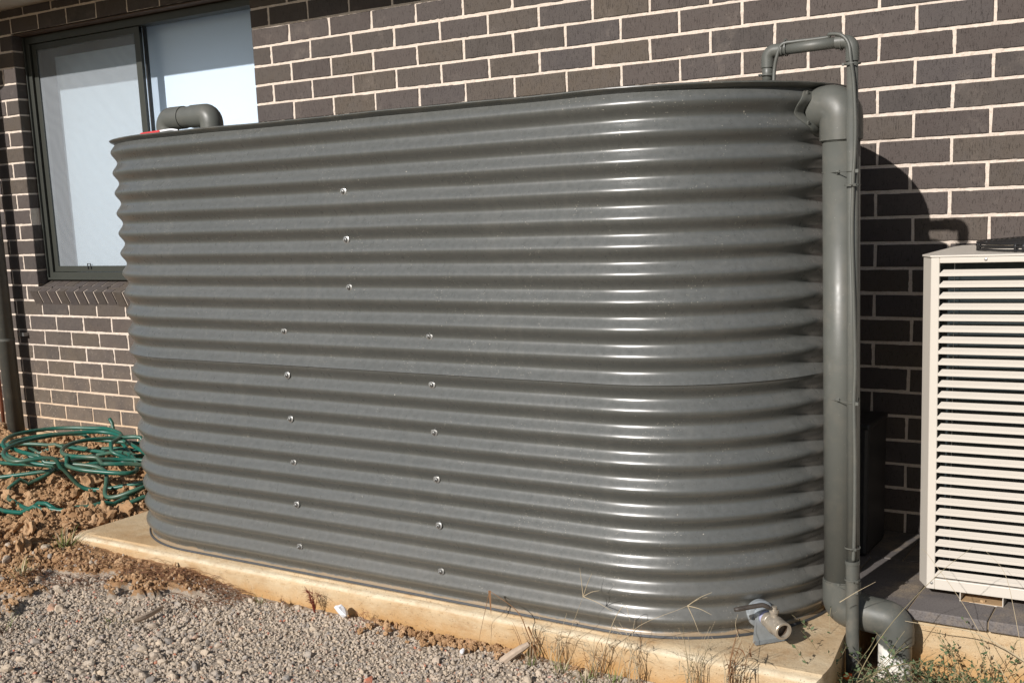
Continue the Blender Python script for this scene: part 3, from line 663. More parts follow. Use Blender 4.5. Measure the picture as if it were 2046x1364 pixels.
# ------------------------------------------------------------------ stormwater pipe (inlet elbow, riser, lower elbows)
sp = empty('stormwater_pipe', (.6, -.836, SLZ), 'thick grey painted pipe riser with elbows at the right end of the tank', 'pipe')
TA, BA = Vector((.5945, -.839, -.450)), Vector((.6165, -.839, -1.868))
din = Vector((CXR - TA.x, CY - TA.y, 0)).normalized()
S0 = Vector((CXR, CY, -.455)) - din * (RV + .004)
mb = MB(); mb.tube([TA + (BA - TA) * .06, TA + (BA - TA) * .96], .0500, 40); mb.build('riser', M_pipe, sp, smooth=True)
mb = MB(); el = fillet([S0 - din * .0 + Vector((0, 0, .002)), TA + Vector((0, 0, .002)), TA + (BA - TA) * .065], .060, 14); mb.tube(el, [.0575] * len(el), 40)
mb.tube([TA + (BA - TA) * .0655, TA + (BA - TA) * .0672], .0530, 36); mb.build('elbow', M_pipe, sp, angle=40)
# saddle flange following the corrugation
mb = MB(); rings = []; a0 = math.atan2(S0.y - CY, S0.x - CXR); zc = -.452
def surf(s, z, o): a = a0 + s / RV; rr = RV + rad_off(z) + o; return (CXR + rr * math.cos(a), CY + rr * math.sin(a), z)
NR = 48; lev = [(.056, .004), (.070, .004), (.0845, .0045), (.086, .0035), (.086, .000)]
vs = []
for r_, o_ in lev:
    for k in range(NR):
        an = 2 * PI * k / NR; ex = 1 + .10 * math.cos(2 * an) ** 2; vs.append(surf(r_ * ex * math.cos(an), min(-.401, zc + r_ * .82 * ex * math.sin(an)), o_))
mb.add(vs, [(i * NR + k, i * NR + (k + 1) % NR, (i + 1) * NR + (k + 1) % NR, (i + 1) * NR + k) for i in range(len(lev) - 1) for k in range(NR)])
for an in (2.45, 3.85, .7, 5.5):
    c = Vector(surf(.077 * math.cos(an), max(-.51, min(-.41, zc + .062 * math.sin(an))), .004)); mb.lathe([(0, .0055), (.0045, .0055), (.005, .003), (.005, .0002)], c, -din, 6)
mb.build('flange', M_pipe, sp, angle=45)
mb = MB(); el = fillet([TA + (BA - TA) * .945, BA + Vector((0, 0, -.004)), Vector((.672, -.834, -1.882))], .066, 14); mb.tube(el, .0540, 40); mb.tube([TA + (BA - TA) * .9445, TA + (BA - TA) * .9425], .0520, 36)
mb.build('elbow', M_pipe2, sp, angle=40)
D1 = Vector((.764, -.824, -1.894)); mb = MB(); el = fillet([Vector((.668, -.834, -1.882)), D1 + Vector((.002, 0, 0)), Vector((.766, -.824, -1.958))], .062, 16); mb.tube(el, .0520, 36); mb.build('elbow', M_pipe2, sp, angle=40)
m = NT('half_painted_pvc'); X_ = m.xyz(); k = m.math('ADD', m.math('MULTIPLY', X_[2], .6), m.math('MULTIPLY', m.math('SUBTRACT', X_[0], .764), .4)); k = m.math('ADD', k, m.math('MULTIPLY', m.noise(55, 4), .02))
k = m.mr(k, -1.178 + .002, -1.178 - .002, 1, 0); c = m.mix(k, (.78, .76, .70), (.098, .1, .088)); c = m.mix(m.math('MULTIPLY', m.ramp(m.noise(18, 5), [(.45, 0.), (.7, .7)]), m.mr(X_[2], -2.0, -2.07, 0, 1)), c, (.5, .33, .16))
M_half = m.done(c, .4)
mb = MB(); mb.tube([(.766, -.824, -1.96), (.768, -.824, -2.2)], .0465, 32); mb.tube([(.7675, -.824, -2.052), (.768, -.824, -2.2)], .051, 32); mb.build('drain_pipe', M_half, sp, angle=40)

# ------------------------------------------------------------------ gauge pipe with cable
cp = empty('overflow_pipe', (.66, -.905, -2.0), 'thin grey gooseneck pipe with a cable strapped beside the thick riser', 'pipe')
U = Vector((.6415, -.910, -.294)); Lw = Vector((.670, -.910, -2.1)); G = Vector((.4125, -.908, -.297)); pr0 = .0148
def up(z): q = (z - U.z) / (Lw.z - U.z); return U + (Lw - U) * q
mb = MB(); mb.tube([up(-.33), up(-1.72)], pr0, 24); mb.tube([U + Vector((-.03, 0, 0)), G + Vector((.03, 0, 0))], pr0, 24); mb.tube([G + Vector((0, 0, -.03)), (G.x, G.y, -.385)], pr0, 24)
pipe0 = mb.build('pipe', M_pipe, cp, smooth=True)
mb = MB(); mb.tube(fillet([U + Vector((-.043, 0, 0)), U, up(-.345)], .026, 12), pr0 + .0028, 24); mb.build('elbow', M_pipe, cp, angle=40)
mb = MB(); mb.tube(fillet([G + Vector((.043, 0, 0)), G, G + Vector((0, 0, -.043))], .026, 12), pr0 + .0028, 24); mb.build('elbow', M_pipe, cp, angle=40)
mb = MB(); mb.tube([up(-1.705), up(-2.1)], pr0 + .0035, 24); mb.tube([up(-1.705), up(-1.715)], pr0 + .0055, 24); mb.build('sleeve', M_pipe2, cp, angle=40)
camd = Vector((.27, -.963, 0))
def cb(z, s=0.0, f=.018): p = up(z); return p + camd * f + Vector((.963, .27, 0)) * s
path = [G + Vector((.006, .0, -.084)) + camd * .016 + Vector((.012, 0, 0)), G + Vector((.02, 0, -.05)) + camd * .014, G + Vector((.026, 0, -.02)) + camd * .015, G + Vector((.04, 0, .012)) + camd * .013, G + Vector((.075, 0, .0165)) + camd * .008, G + Vector((.12, 0, .017)) + camd * .006, G + Vector((.165, 0, .0185)) + camd * .006,
        U + Vector((-.06, 0, .022)) + camd * .008, U + Vector((-.03, 0, .016)) + camd * .015, U + Vector((-.010, 0, -.008)) + camd * .019, cb(-.345, -.004, .0205)]
for z, s_ in ((-.40, .003), (-.5, .0075), (-.58, .006), (-.64, .002), (-.68, .001), (-.8, -.001), (-1.0, .004), (-1.15, .007), (-1.25, .004), (-1.4, .0065), (-1.55, .006), (-1.66, .004), (-1.70, .002)): path.append(cb(z, s_))
mb = MB(); mb.tube(spline(path, 8), .0049, 10); mb.build('cable', M_pipe, cp, smooth=True)
def tie(c, ax, r, parent, dirk):
    mb = MB(); A = Vector(ax).normalized(); N = Vector(dirk); N = (N - A * N.dot(A)).normalized(); B = A.cross(N)
    mb.lathe([(-.0018, r), (.0018, r), (.0018, r + .0013), (-.0018, r + .0013), (-.0018, r)], c, A, 24)
    q = Vector(c) + N * (r + .003); e = [q + N * sx * .003 + B * sy * .0038 + A * sz * .0035 for sx in (-1, 1) for sy in (-1, 1) for sz in (-1, 1)]
    mb.add(e, [(0, 1, 3, 2), (4, 6, 7, 5), (0, 4, 5, 1), (2, 3, 7, 6), (0, 2, 6, 4), (1, 5, 7, 3)]); mb.tube([q + B * .003, q + B * .012 + N * .002], .0014, 5)
    mb.build('cable_tie', M_pipe, parent, angle=40)
ax = (Lw - U)
tie(up(-.352) + camd * .004, ax, .0205, cp, (-1, -.2, 0)); tie(up(-.664) + camd * .004, ax, .0205, cp, camd + Vector((.2, 0, 0))); tie(up(-1.665) + camd * .004, ax, .0205, cp, camd + Vector((.3, 0, 0)))
tie(up(-1.76), ax, .0205, cp, camd + Vector((.6, 0, 0))); tie(G + Vector((.052, 0, .002)), (1, 0, 0), .0192, cp, (0, -.3, 1)); tie(G + Vector((.20, 0, .002)), (1, 0, 0), .0192, cp, (0, -.3, 1)); tie(G + Vector((.001, -.002, -.062)), (0, 0, 1), .0185, cp, (-1, -.2, 0))
def bigtie(z):   # strap round riser and thin pipe together
    q = (z - TA.z) / (BA.z - TA.z); a = TA + (BA - TA) * q; b = up(z); a = Vector((a.x, a.y, z)); b = Vector((b.x, b.y, z)); d = (b - a).normalized(); nrm = Vector((-d.y, d.x, 0)); pts = []
    for k in range(13): an = PI / 2 + PI * k / 12; pts.append(a + (d * math.cos(an) + nrm * math.sin(an)) * .0510)
    for k in range(9): an = -PI / 2 + PI * k / 8; pts.append(b + (d * math.cos(an) + nrm * math.sin(an)) * .0165)
    pts.append(pts[0]); mb = MB(); mb.tube(pts, .0014, 6, cap=False)
    for p in (a + Vector((.1, -.995, 0)) * .053, b + camd * .02 + Vector((.012, 0, 0))): mb.box(p.x - .004, p.x + .004, p.y - .003, p.y + .003, z - .0045, z + .0045)
    mb.build('cable_tie', M_pipe, cp)
bigtie(-.628); bigtie(-1.252); bigtie(-1.79)
mb = MB()
for k in range(4): mb.tube(spline([up(-1.97) + camd * .02 + Vector((.004 * k - .006, 0, 0)), up(-1.98) + camd * .026 + Vector((.009 * k - .014, 0, 0)), up(-2.02) + camd * .024 + Vector((-.006 * k + .008, 0, 0)), up(-2.09) + camd * .02], 5), .0016, 6)
mb.build('loose_wires', simple('bare_grey_wire', (.05, .05, .05), .5), cp)
lone('orange_tag', (.667, -.955, -2.035), .0165, M_orange, 91, 'bright orange plastic cap in the weeds at the foot of the thin pipe', 'cap')

# label lying on lid
mb = MB(); mb.add([(-1.86, -1.155, -.3795), (-1.745, -1.165, -.3795), (-1.745, -1.155, -.370), (-1.86, -1.146, -.372)], [(0, 1, 2, 3)]); mb.add([(p[0], p[1] + .002, p[2]) for p in mb.v[:4]], [(0, 1, 2, 3)])
lab = mb.build('warning_label', M_red); tag(lab, 'curled red and white label on the left end of the tank lid', 'label')
mb = MB(); mb.tube(spline([(-1.745, -1.158, -.374), (-1.71, -1.155, -.372), (-1.68, -1.158, -.373), (-1.65, -1.16, -.378)], 5), [.003] * 15 + [.003], 6, flat=.3); mb.build('curled_corner', M_paper, lab)

# ------------------------------------------------------------------ air conditioner
ac = empty('air_conditioner', (1.15, -.3, -1.873), 'cream louvred outdoor air conditioner with a fan on top by the wall', 'air conditioner')
AX0, AX1, AYF, AYB, AZ0, AZ1 = .7770, 1.52, -.640, -.06, -1.845, -.866
ch = [(AX0, AYF + .062), (AX0 + .034, AYF)]
mb = MB()
def prism(mb, pts, z0, z1, mi=0):
    n = len(pts); mb.add([(p[0], p[1], z0) for p in pts] + [(p[0], p[1], z1) for p in pts], [tuple(range(n - 1, -1, -1)), tuple(range(n, 2 * n))] + [(k, (k + 1) % n, n + (k + 1) % n, n + k) for k in range(n)], mi)
OL = .8335; OZt, OZb = -.8855, -1.812; th = .012
prism(mb, [ch[0], ch[1], (OL, AYF), (OL, AYF + th), (ch[1][0] + .004, AYF + th), (AX0 + .010, AYF + .062)], AZ0, AZ1 - .0035)
mb.box(OL, AX1 - .05, AYF, AYF + th, OZt, AZ1 - .0035); mb.box(OL, AX1 - .05, AYF, AYF + th, AZ0, OZb); mb.box(AX1 - .05, AX1, AYF, AYF + th, AZ0, AZ1 - .0035)
mb.box(AX0, AX0 + .004, AYF + .062, AYB, AZ0, AZ1 - .0035); mb.box(AX1 - .004, AX1, AYF + th, AYB, AZ0, AZ1 - .0035); mb.box(AX0, AX1, AYB, AYB + .004, AZ0, AZ1 - .0035)
cab = mb.build('cabinet', M_ac, ac, bevel=.002)
mb = MB(); prism(mb, [(AX0 - .003, AYF + .060), (AX0 + .032, AYF - .003), (AX1 + .003, AYF - .003), (AX1 + .003, AYB + .006), (AX0 + .006, AYB + .006), (AX0 - .003, AYB - .08)], AZ1 - .003, AZ1 + .003)
mb.build('top_panel', M_ac, ac, bevel=.0018)
mb = MB(); z = OZt - .018; pt = .0316; L0, L1 = OL - .001, AX1 - .052; nl = 0
while z > OZb + .006:
    zt, zm, zb_ = z - .001, z - .0095, z - .0184
    prf = [(AYF + .016, zt), (AYF + .0035, zm + .001), (AYF + .001, zm), (AYF + .001, zb_), (AYF + .003, zb_ - .0005), (AYF + .0042, zm - .001), (AYF + .0172, zt - .002)]
    # left end steps back where the blade folds away
    xl = [L0 + .009, L0 + .003, L0, L0, L0, L0 + .003, L0 + .009]; k = len(prf)
    mb.add([(xl[i], prf[i][0], prf[i][1]) for i in range(k)] + [(L1, p[0], p[1]) for p in prf], [(i, (i + 1) % k, k + (i + 1) % k, k + i) for i in range(k)] + [tuple(range(k))]); z -= pt; nl += 1
mb.build('louvre_panel', M_ac, ac)
mb = MB(); mb.box(AX0 + .012, AX1 - .02, AYF + .075, AYF + .11, AZ0 + .02, AZ1 - .02); mb.build('coil', M_coil, ac)
mb = MB(); mb.tube([(OL + .035, AYF + .03, AZ1 - .02), (OL + .035, AYF + .03, AZ0 + .02)], .0012, 6); mb.build('guard_wire', M_steel, ac)
mb = MB(); mb.box(AX0 + .04, AX1 - .01, AYF + .03, AYB, AZ0 + .002, AZ0 + .012); mb.build('base_pan', M_rustbase, ac)
for (sx_, sz_) in ((.955, -.8762), (AX0 + .048, -1.826)):
    mb = MB(); mb.lathe([(0, .0046), (.0012, .0046), (.003, .0035), (.0036, .0015), (.0036, .0002)], (sx_, AYF - .0002, sz_), (0, -1, 0), 16); mb.build('screw', M_steel, ac, angle=40)
for fx in (.905, 1.33):
    mb = MB(); y0_, y1_ = AYF - .005, AYF + .07; mb.box(fx, fx + .118, y0_, y1_, -1.8725, -1.870); mb.box(fx, fx + .0025, y0_, y1_, -1.870, AZ0); mb.box(fx + .1155, fx + .118, y0_, y1_, -1.870, AZ0); mb.box(fx, fx + .118, y1_, y1_ + .002, -1.87, AZ0)
    mb.build('mounting_foot', M_ac, ac); mb = MB(); mb.box(fx + .004, fx + .114, y0_ + .004, y1_ - .002, -1.8699, -1.8685); mb.lathe([(0, .008), (.007, .008), (.007, .0003)], (fx + .06, y0_ + .016, -1.868), (0, 0, 1), 6); mb.build('rusty_bolt', M_rustbase, ac)
fan = MB(); FC = Vector((1.135, -.345, 0)); FR = .250
def ringt(mb, r, z, rad=.0022, seg=64): mb.tube([(FC.x + r * math.cos(2 * PI * k / seg), FC.y + r * math.sin(2 * PI * k / seg), z) for k in range(seg + 1)], rad, 6, cap=False)
for k in range(17):
    r = FR - k * .0145; ringt(fan, r, AZ1 + .026 + .012 * (1 - (r / FR) ** 2))
ringt(fan, FR + .002, AZ1 + .018, .003); ringt(fan, FR, AZ1 + .008, .003); ringt(fan, FR, AZ1 + .026, .0032)
for k in range(12):
    an = 2 * PI * k / 12 + .2; fan.tube([(FC.x + r * math.cos(an), FC.y + r * math.sin(an), AZ1 + .0245 + .012 * (1 - (r / FR) ** 2)) for r in np.linspace(.03, FR, 8)], .002, 6)
for k in range(8):
    an = 2 * PI * k / 8 + .35
    for dd in (-.012, .012): fan.tube([(FC.x + FR * math.cos(an + dd / FR), FC.y + FR * math.sin(an + dd / FR), AZ1 + .003), (FC.x + FR * math.cos(an + dd / FR), FC.y + FR * math.sin(an + dd / FR), AZ1 + .028)], .0045, 8)
fan.build('fan_guard', M_black, ac, smooth=True)
mb = MB(); mb.lathe([(0, FR - .01), (.012, FR - .02)], (FC.x, FC.y, AZ1 + .0035), (0, 0, 1), 64); mb.lathe([(.0, .0003), (.0, FR - .03), (.001, FR - .03)], (FC.x, FC.y, AZ1 + .0045), (0, 0, 1), 48, 1); mb.build('fan_ring', [M_ac, M_black], ac, angle=30)
ac.rotation_euler = (0, math.radians(-.75), 0)
# dark pump box in the shade behind the pipes
pb = empty('pump_box', (.5, -.25, -1.873), 'black plastic pump cover in the shade between tank and wall', 'pump cover')
mb = MB(); mb.box(.465, .562, -.36, -.12, -1.872, -1.43); mb.build('cover', M_black, pb, bevel=.012); mb = MB(); mb.box(.463, .565, -.363, -.117, -1.445, -1.425); mb.build('cover_top', M_black, pb, bevel=.006)

# ------------------------------------------------------------------ downpipe and copper pipe at the left
dp = empty('downpipe', (-4.42, -.1, -1.95), 'round grey downpipe on the wall left of the window', 'downpipe')
mb = MB(); path = fillet([(-4.42, -.1, -1.96), (-4.42, -.1, .16), (-4.42, -.50, .40), (-4.42, -.50, .56)], .07, 8); mb.tube(path, .0475, 28); mb.build('pipe', M_pipe2, dp, smooth=True)
mb = MB(); mb.tube([(-4.42, -.1, -1.345), (-4.42, -.1, -1.33)], .0495, 28); mb.build('joint', M_pipe2, dp, angle=40)
mb = MB(); mb.box(-4.40, -4.345, -.03, -.026, -1.325, -1.305); mb.box(-4.35, -4.346, -.03, .0, -1.325, -1.305); mb.build('wall_clip', M_steel, dp)
mb = MB(); mb.lathe([(0, .060), (.075, .060), (.075, .049)], (-4.42, -.1, -2.02), (0, 0, 1), 28); mb.build('socket', M_stub, dp, angle=40)
mb = MB(); mb.tube(fillet([(-4.63, -.0, -1.30), (-4.63, -.04, -1.30), (-4.63, -.04, -2.05)], .02, 6), .011, 14); o = mb.build('copper_pipe', M_copper, smooth=True); tag(o, 'thin reddish copper pipe on the wall at the left photo edge', 'pipe')

# ------------------------------------------------------------------ garden hose
def coil(cx, cy, rx, ry, rot, z, a0, a1, n=14, dz=0):
    out = []
    for k in range(n):
        an = a0 + (a1 - a0) * k / (n - 1); x_ = rx * math.cos(an); y_ = ry * math.sin(an); out.append((cx + x_ * math.cos(rot) - y_ * math.sin(rot) + random.uniform(-.012, .012), cy + x_ * math.sin(rot) + y_ * math.cos(rot) + random.uniform(-.012, .012), z + dz * math.sin(an * .5) + random.uniform(-.008, .012)))
    return out
hp = [(-2.35, -.40, -1.90), (-2.9, -.25, -1.87), (-3.3, -.25, -1.83), (-3.75, -.42, -1.86), (-4.0, -.62, -1.88)]
hp += [(-3.7, -.95, -1.89), (-3.2, -1.12, -1.90), (-2.85, -1.12, -1.90), (-2.55, -.95, -1.885)]
hp += coil(-3.02, -.62, .46, .26, .25, -1.80, .2, 5.2, 8, .07)
hp += [(-2.62, -.88, -1.86), (-2.50, -.80, -1.83), (-2.56, -.68, -1.83), (-2.85, -.80, -1.87)]
hp += coil(-3.12, -.72, .22, .30, .1, -1.77, 5.6, .4, 8, .06)
hp += coil(-3.35, -.55, .60, .20, .15, -1.85, .2, 4.9, 8, .04)
hp += [(-3.2, -.98, -1.90), (-2.75, -1.05, -1.90), (-2.45, -.72, -1.88), (-2.7, -.42, -1.82)]
hp += coil(-2.88, -.62, .24, .22, .5, -1.78, 1.2, 6.0, 8, .05)
hp += coil(-3.25, -.62, .34, .26, -.2, -1.79, 1.5, 7.0, 9, .07)
hp += coil(-2.75, -.70, .22, .14, .9, -1.80, .0, 5.0, 7, .05)
hp += [(-3.1, -.40, -1.80), (-3.5, -.50, -1.86), (-4.1, -.85, -1.88), (-3.9, -1.08, -1.90), (-3.3, -.80, -1.84), (-2.95, -.42, -1.80), (-3.15, -.30, -1.84), (-3.30, -.24, -1.80), (-3.37, -.22, -1.76), (-3.42, -.21, -1.715)]
hz = []
for p in spline(hp, 9):
    zz = float(gh(np.array([p.x]), np.array([p.y]))[0]) + .022
    hz.append(Vector((p.x, p.y, max(p.z - (.028 if p.z < -1.74 else 0), zz))))
mb = MB(); mb.tube(hz, .0098, 12); o = mb.build('garden_hose', M_hose, smooth=True); tag(o, 'tangled green garden hose lying on the clay by the tank', 'hose')

# ------------------------------------------------------------------ plants
def blade(mb, p0, d, L, w, droop, mi=0, seg=6):
    d = Vector(d).normalized(); side = d.cross(Vector((0, 0, 1)));
    side = side.normalized() if side.length > .05 else Vector((1, 0, 0)); side = (side + Vector((random.uniform(-.5, .5), random.uniform(-.5, .5), 0))).normalized(); pts = []; p = Vector(p0)
    vs = []
    for k in range(seg + 1):
        q = k / seg; ww = w * (1 - q) ** .7 * .5 + .0001; vs += [p - side * ww, p + side * ww]; d = (d + Vector((0, 0, -droop / seg))).normalized(); p = p + d * (L / seg)
    mb.add(vs, [(2 * k, 2 * k + 1, 2 * k + 3, 2 * k + 2) for k in range(seg)], mi)
def gz(x_, y_): return float(gh(np.array([x_]), np.array([y_]))[0])
def tuft(name, x_, y_, n, L, w, mats, label, cat, green=.5, group=None, z=None, spread=.8, r0=.02):
    mb = MB(); z = gz(x_, y_) if z is None else z
    for k in range(n):
        an = random.uniform(0, 2 * PI); r_ = random.uniform(0, r0); tl = random.uniform(.1, spread)
        blade(mb, (x_ + r_ * math.cos(an), y_ + r_ * math.sin(an), z - .004), (math.cos(an) * tl, math.sin(an) * tl, 1), L * random.uniform(.4, 1.1), w * random.uniform(.6, 1.2), random.uniform(.2, 1.6), 0 if random.random() < green else 1)
    o = mb.build(name, mats); tag(o, label, cat, group); return o
GM = [M_grass, M_straw]
tuft('grass_tuft', -2.36, -1.30, 60, .10, .004, GM, 'green grass tuft at the left corner of the slab', 'grass tuft', .65, r0=.035)
tuft('grass_tuft', -2.27, -1.56, 55, .075, .0035, GM, 'pale drying grass tuft on clay left of the gravel', 'grass tuft', .45, r0=.04)
tuft('grass_tuft', -1.62, -1.66, 26, .06, .003, GM, 'low grass tuft in the gravel left of the driftwood sliver', 'grass tuft', .5, r0=.04)
tuft('grass_tuft', -1.9, -1.9, 30, .09, .003, [M_grass, M_root], 'grassy root clump on the gravel at the left photo edge', 'grass tuft', .4, r0=.05)
tuft('grass_tuft', -1.30, -1.285, 16, .05, .0025, [M_grass, M_straw], 'small green sprout against the slab left of the red weed', 'grass tuft', .9, r0=.01)
for (x_, y_, lb) in ((-.185, -1.285, 'green and straw clump by the bent dead stem'), (-.075, -1.30, 'mossy green clump right of the bent dead stem'), (.02, -1.32, 'wide dry grass clump in front of the slab centre right'), (.10, -1.30, 'leafy dry clump at the bottom photo edge')):
    tuft('grass_tuft', x_, y_, 50, .055, .0028, GM, lb, 'grass tuft', .5, r0=.035)
# stiff upright dead stems along the slab face
def stem(mb, pts, r, mi=0): P = spline(pts, 5); n_ = len(P); mb.tube(P, [r * (1 - .75 * k / n_) for k in range(n_)], 5, mi=mi)
def bundle(name, x_, y_, n, H, label, mats=None, lean=.25, z=None, leaf=6, w=.003, r=.0011):
    mb = MB(); z = gz(x_, y_) if z is None else z; mats = mats or [M_straw, M_strawd]
    for k in range(n):
        h_ = H * random.uniform(.35, 1.0); a_ = random.uniform(0, 2 * PI); lx, ly = math.cos(a_) * lean * h_, math.sin(a_) * lean * h_ * .7; bx, by = x_ + random.uniform(-.02, .02), y_ + random.uniform(-.012, .012); mi = 0 if random.random() < .65 else 1
        if by + ly > -1.25 and z < SLZ - .03 and x_ < .66 and h_ < .12: ly = -abs(ly)
        pts = [(bx, by, z - .01), (bx + lx * .25 + random.uniform(-.006, .006), by + ly * .25, z + h_ * .4), (bx + lx * .6, by + ly * .6, z + h_ * .75), (bx + lx * 1.1, by + ly * 1.1, z + h_)]
        stem(mb, pts, r * random.uniform(.7, 1.2), mi)
        for j in range(random.randint(0, 3)):
            q = random.uniform(.3, .9); b_ = Vector(pts[1]).lerp(Vector(pts[3]), q); an = random.uniform(0, 2 * PI); blade(mb, b_, (math.cos(an), math.sin(an), random.uniform(.1, 1)), random.uniform(.02, .06), w, random.uniform(.3, 2), mi)
    for j in range(leaf): an = random.uniform(0, 2 * PI); blade(mb, (x_, y_, z), (math.cos(an), math.sin(an), random.uniform(.3, 1.2)), random.uniform(.04, .10), w * 1.3, random.uniform(.8, 2.2), 1)
    o = mb.build(name, mats); tag(o, label, 'dry grass'); return o
bundle('dry_grass', -.20, -1.268, 10, .15, 'sparse straw stems beside the grey wood stub')
bundle('dry_grass', -.10, -1.275, 12, .17, 'straw stems leaning on the slab left of the forked seed head')
bundle('dry_grass', .03, -1.275, 16, .16, 'brown curled dead stems below the seed heads', lean=.4)
bundle('dry_grass', .16, -1.285, 12, .20, 'thin straw stems right of the brown curled clump', lean=.35)
bundle('dry_grass', .33, -1.28, 16, .24, 'olive straw stems rising past the slab edge below the tap', [M_straw, M_weedstem], .22)
bundle('dry_grass', .44, -1.275, 16, .23, 'thick brown dead stems left of the slab corner', lean=.25, w=.006, r=.0018)
bundle('dry_grass', .58, -1.29, 12, .13, 'pale straw stems at the slab corner', lean=.5)
# windmill grass seed heads
def seedhead(name, base, mid, top, arms, label, r=.0008):
    mb = MB(); stem(mb, [base, mid, top], r * 1.3); T_ = Vector(top)
    for a_, L in arms: d_ = Vector(a_).normalized(); stem(mb, [T_, T_ + d_ * L * .5 + Vector((0, 0, .004)), T_ + d_ * L], r * 1.5)
    o = mb.build(name, M_straw); tag(o, label, 'seed head')
seedhead('grass_seed_head', (-.10, -1.28, -2.03), (-.035, -1.29, -1.89), (.01, -1.30, -1.79), [((-.1, 0, 1), .085), ((.45, -.1, 1), .085), ((.8, 0, .4), .06), ((1, -.1, -.25), .10)], 'left forked grass seed head rising in front of the tank')
seedhead('grass_seed_head', (.10, -1.28, -2.03), (.16, -1.30, -1.87), (.335, -1.31, -1.76), [((1, 0, .7), .085), ((.8, .2, .45), .06), ((1, 0, -.2), .07), ((.45, 0, -1), .085)], 'right forked grass seed head arching toward the tap')
mb = MB(); stem(mb, [(-.165, -1.27, -2.03), (-.20, -1.27, -1.95), (-.235, -1.27, -1.885), (-.33, -1.272, -1.835)], .0024); stem(mb, [(-.33, -1.272, -1.835), (-.335, -1.275, -1.86), (-.36, -1.28, -1.955), (-.37, -1.29, -2.02)], .0012)
blade(mb, (-.33, -1.272, -1.835), (.1, -.1, -1), .075, .008, .2); stem(mb, [(-.20, -1.265, -1.93), (-.185, -1.26, -1.97), (-.15, -1.27, -2.03)], .003)
o = mb.build('dead_weed', M_strawd); tag(o, 'bent brown dead stem leaning over the slab edge', 'weed')
mb = MB(); stem(mb, [(.03, -1.275, -2.03), (.07, -1.28, -1.93), (.10, -1.285, -1.85), (.135, -1.285, -1.80), (.15, -1.285, -1.845)], .0016); o = mb.build('dead_weed', M_straw); tag(o, 'straw stem with a folded tip between the two forked seed heads', 'weed')
mb = MB(); stem(mb, [(.50, -1.25, -2.02), (.46, -1.23, -1.93), (.50, -1.2, -1.86), (.53, -1.18, -1.845)], .0012)
# red dried weed
def shrub(name, x_, y_, z_, H, n, mat, label, cat, spread=.5, twig=10, r=.0016):
    mb = MB()
    for k in range(n):
        a_ = random.uniform(0, 2 * PI); h_ = H * random.uniform(.6, 1); pts = [Vector((x_, y_, z_ - .01))]; d_ = Vector((math.cos(a_) * spread * .5, -abs(math.sin(a_)) * .2 * spread, 1))
        for j in range(4): d_ = (d_ + Vector((random.uniform(-.4, .4), random.uniform(-.2, .15), random.uniform(-.2, .2)))).normalized(); pts.append(pts[-1] + d_ * h_ / 4)
        stem(mb, pts, r)
        for j in range(twig):
            b_ = pts[random.randint(1, 3)].lerp(pts[random.randint(2, 4)], random.random()); q = Vector((random.uniform(-1, 1), random.uniform(-.8, .2), random.uniform(-.5, 1))).normalized() * random.uniform(.008, .03); stem(mb, [b_, b_ + q * .5 + Vector((0, 0, .002)), b_ + q], r * .55)
    o = mb.build(name, mat); tag(o, label, cat)
shrub('dried_weed', -1.055, -1.272, -2.02, .105, 8, M_redstem, 'dark red brittle dried weed standing against the slab', 'weed', .3)
shrub('dried_weed', -1.20, -1.268, -2.02, .035, 4, M_root, 'flattened brown twigs against the slab left of the red weed', 'weed', 1.6, 6)
shrub('dried_weed', -.84, -1.268, -2.015, .06, 4, M_redstem, 'fine low reddish twigs right of the white stone', 'weed', 1.2, 5, .0009)
# rootlet mat
mb = MB()
for k in range(480):
    x_ = random.uniform(-2.3, -1.40); y_ = -1.25 - abs(random.gauss(0, .075)) - max(0, -1.75 - x_) * random.uniform(0, .6); z_ = gz(x_, y_) + .006; L = random.uniform(.04, .12); an = random.gauss(-.25, .45)
    p0 = Vector((x_, y_, z_)); d_ = Vector((math.cos(an), math.sin(an), 0)); pts = [p0, p0 + d_ * L * .5 + Vector((0, 0, random.uniform(.002, .02))), p0 + d_ * L]; pts = [Vector((p.x, min(p.y, -1.243), p.z)) for p in pts]; stem(mb, pts, .0009)
o = mb.build('rootlet_mat', M_root); tag(o, 'mat of fine reddish rootlets between clay and gravel', 'roots', kind='stuff')
# driftwood sliver and stub
mb = MB(); mb.tube(spline([(-1.55, -1.63, -2.022), (-1.54, -1.57, -2.018), (-1.55, -1.50, -2.014)], 4), [.006, .010, .011, .011, .010, .010, .009, .008, .004], 7, flat=.5); o = mb.build('wood_sliver', M_stick); tag(o, 'short flat weathered wood sliver on the gravel', 'wood')
mb = MB(); mb.tube(spline([(-.27, -1.31, -2.04), (-.235, -1.295, -2.01), (-.20, -1.265, -1.985)], 4), [.013, .014, .014, .013, .013, .012, .012, .010, .008], 9); o = mb.build('wood_stub', M_stick); tag(o, 'grey broken wood stub leaning at the slab face', 'wood')

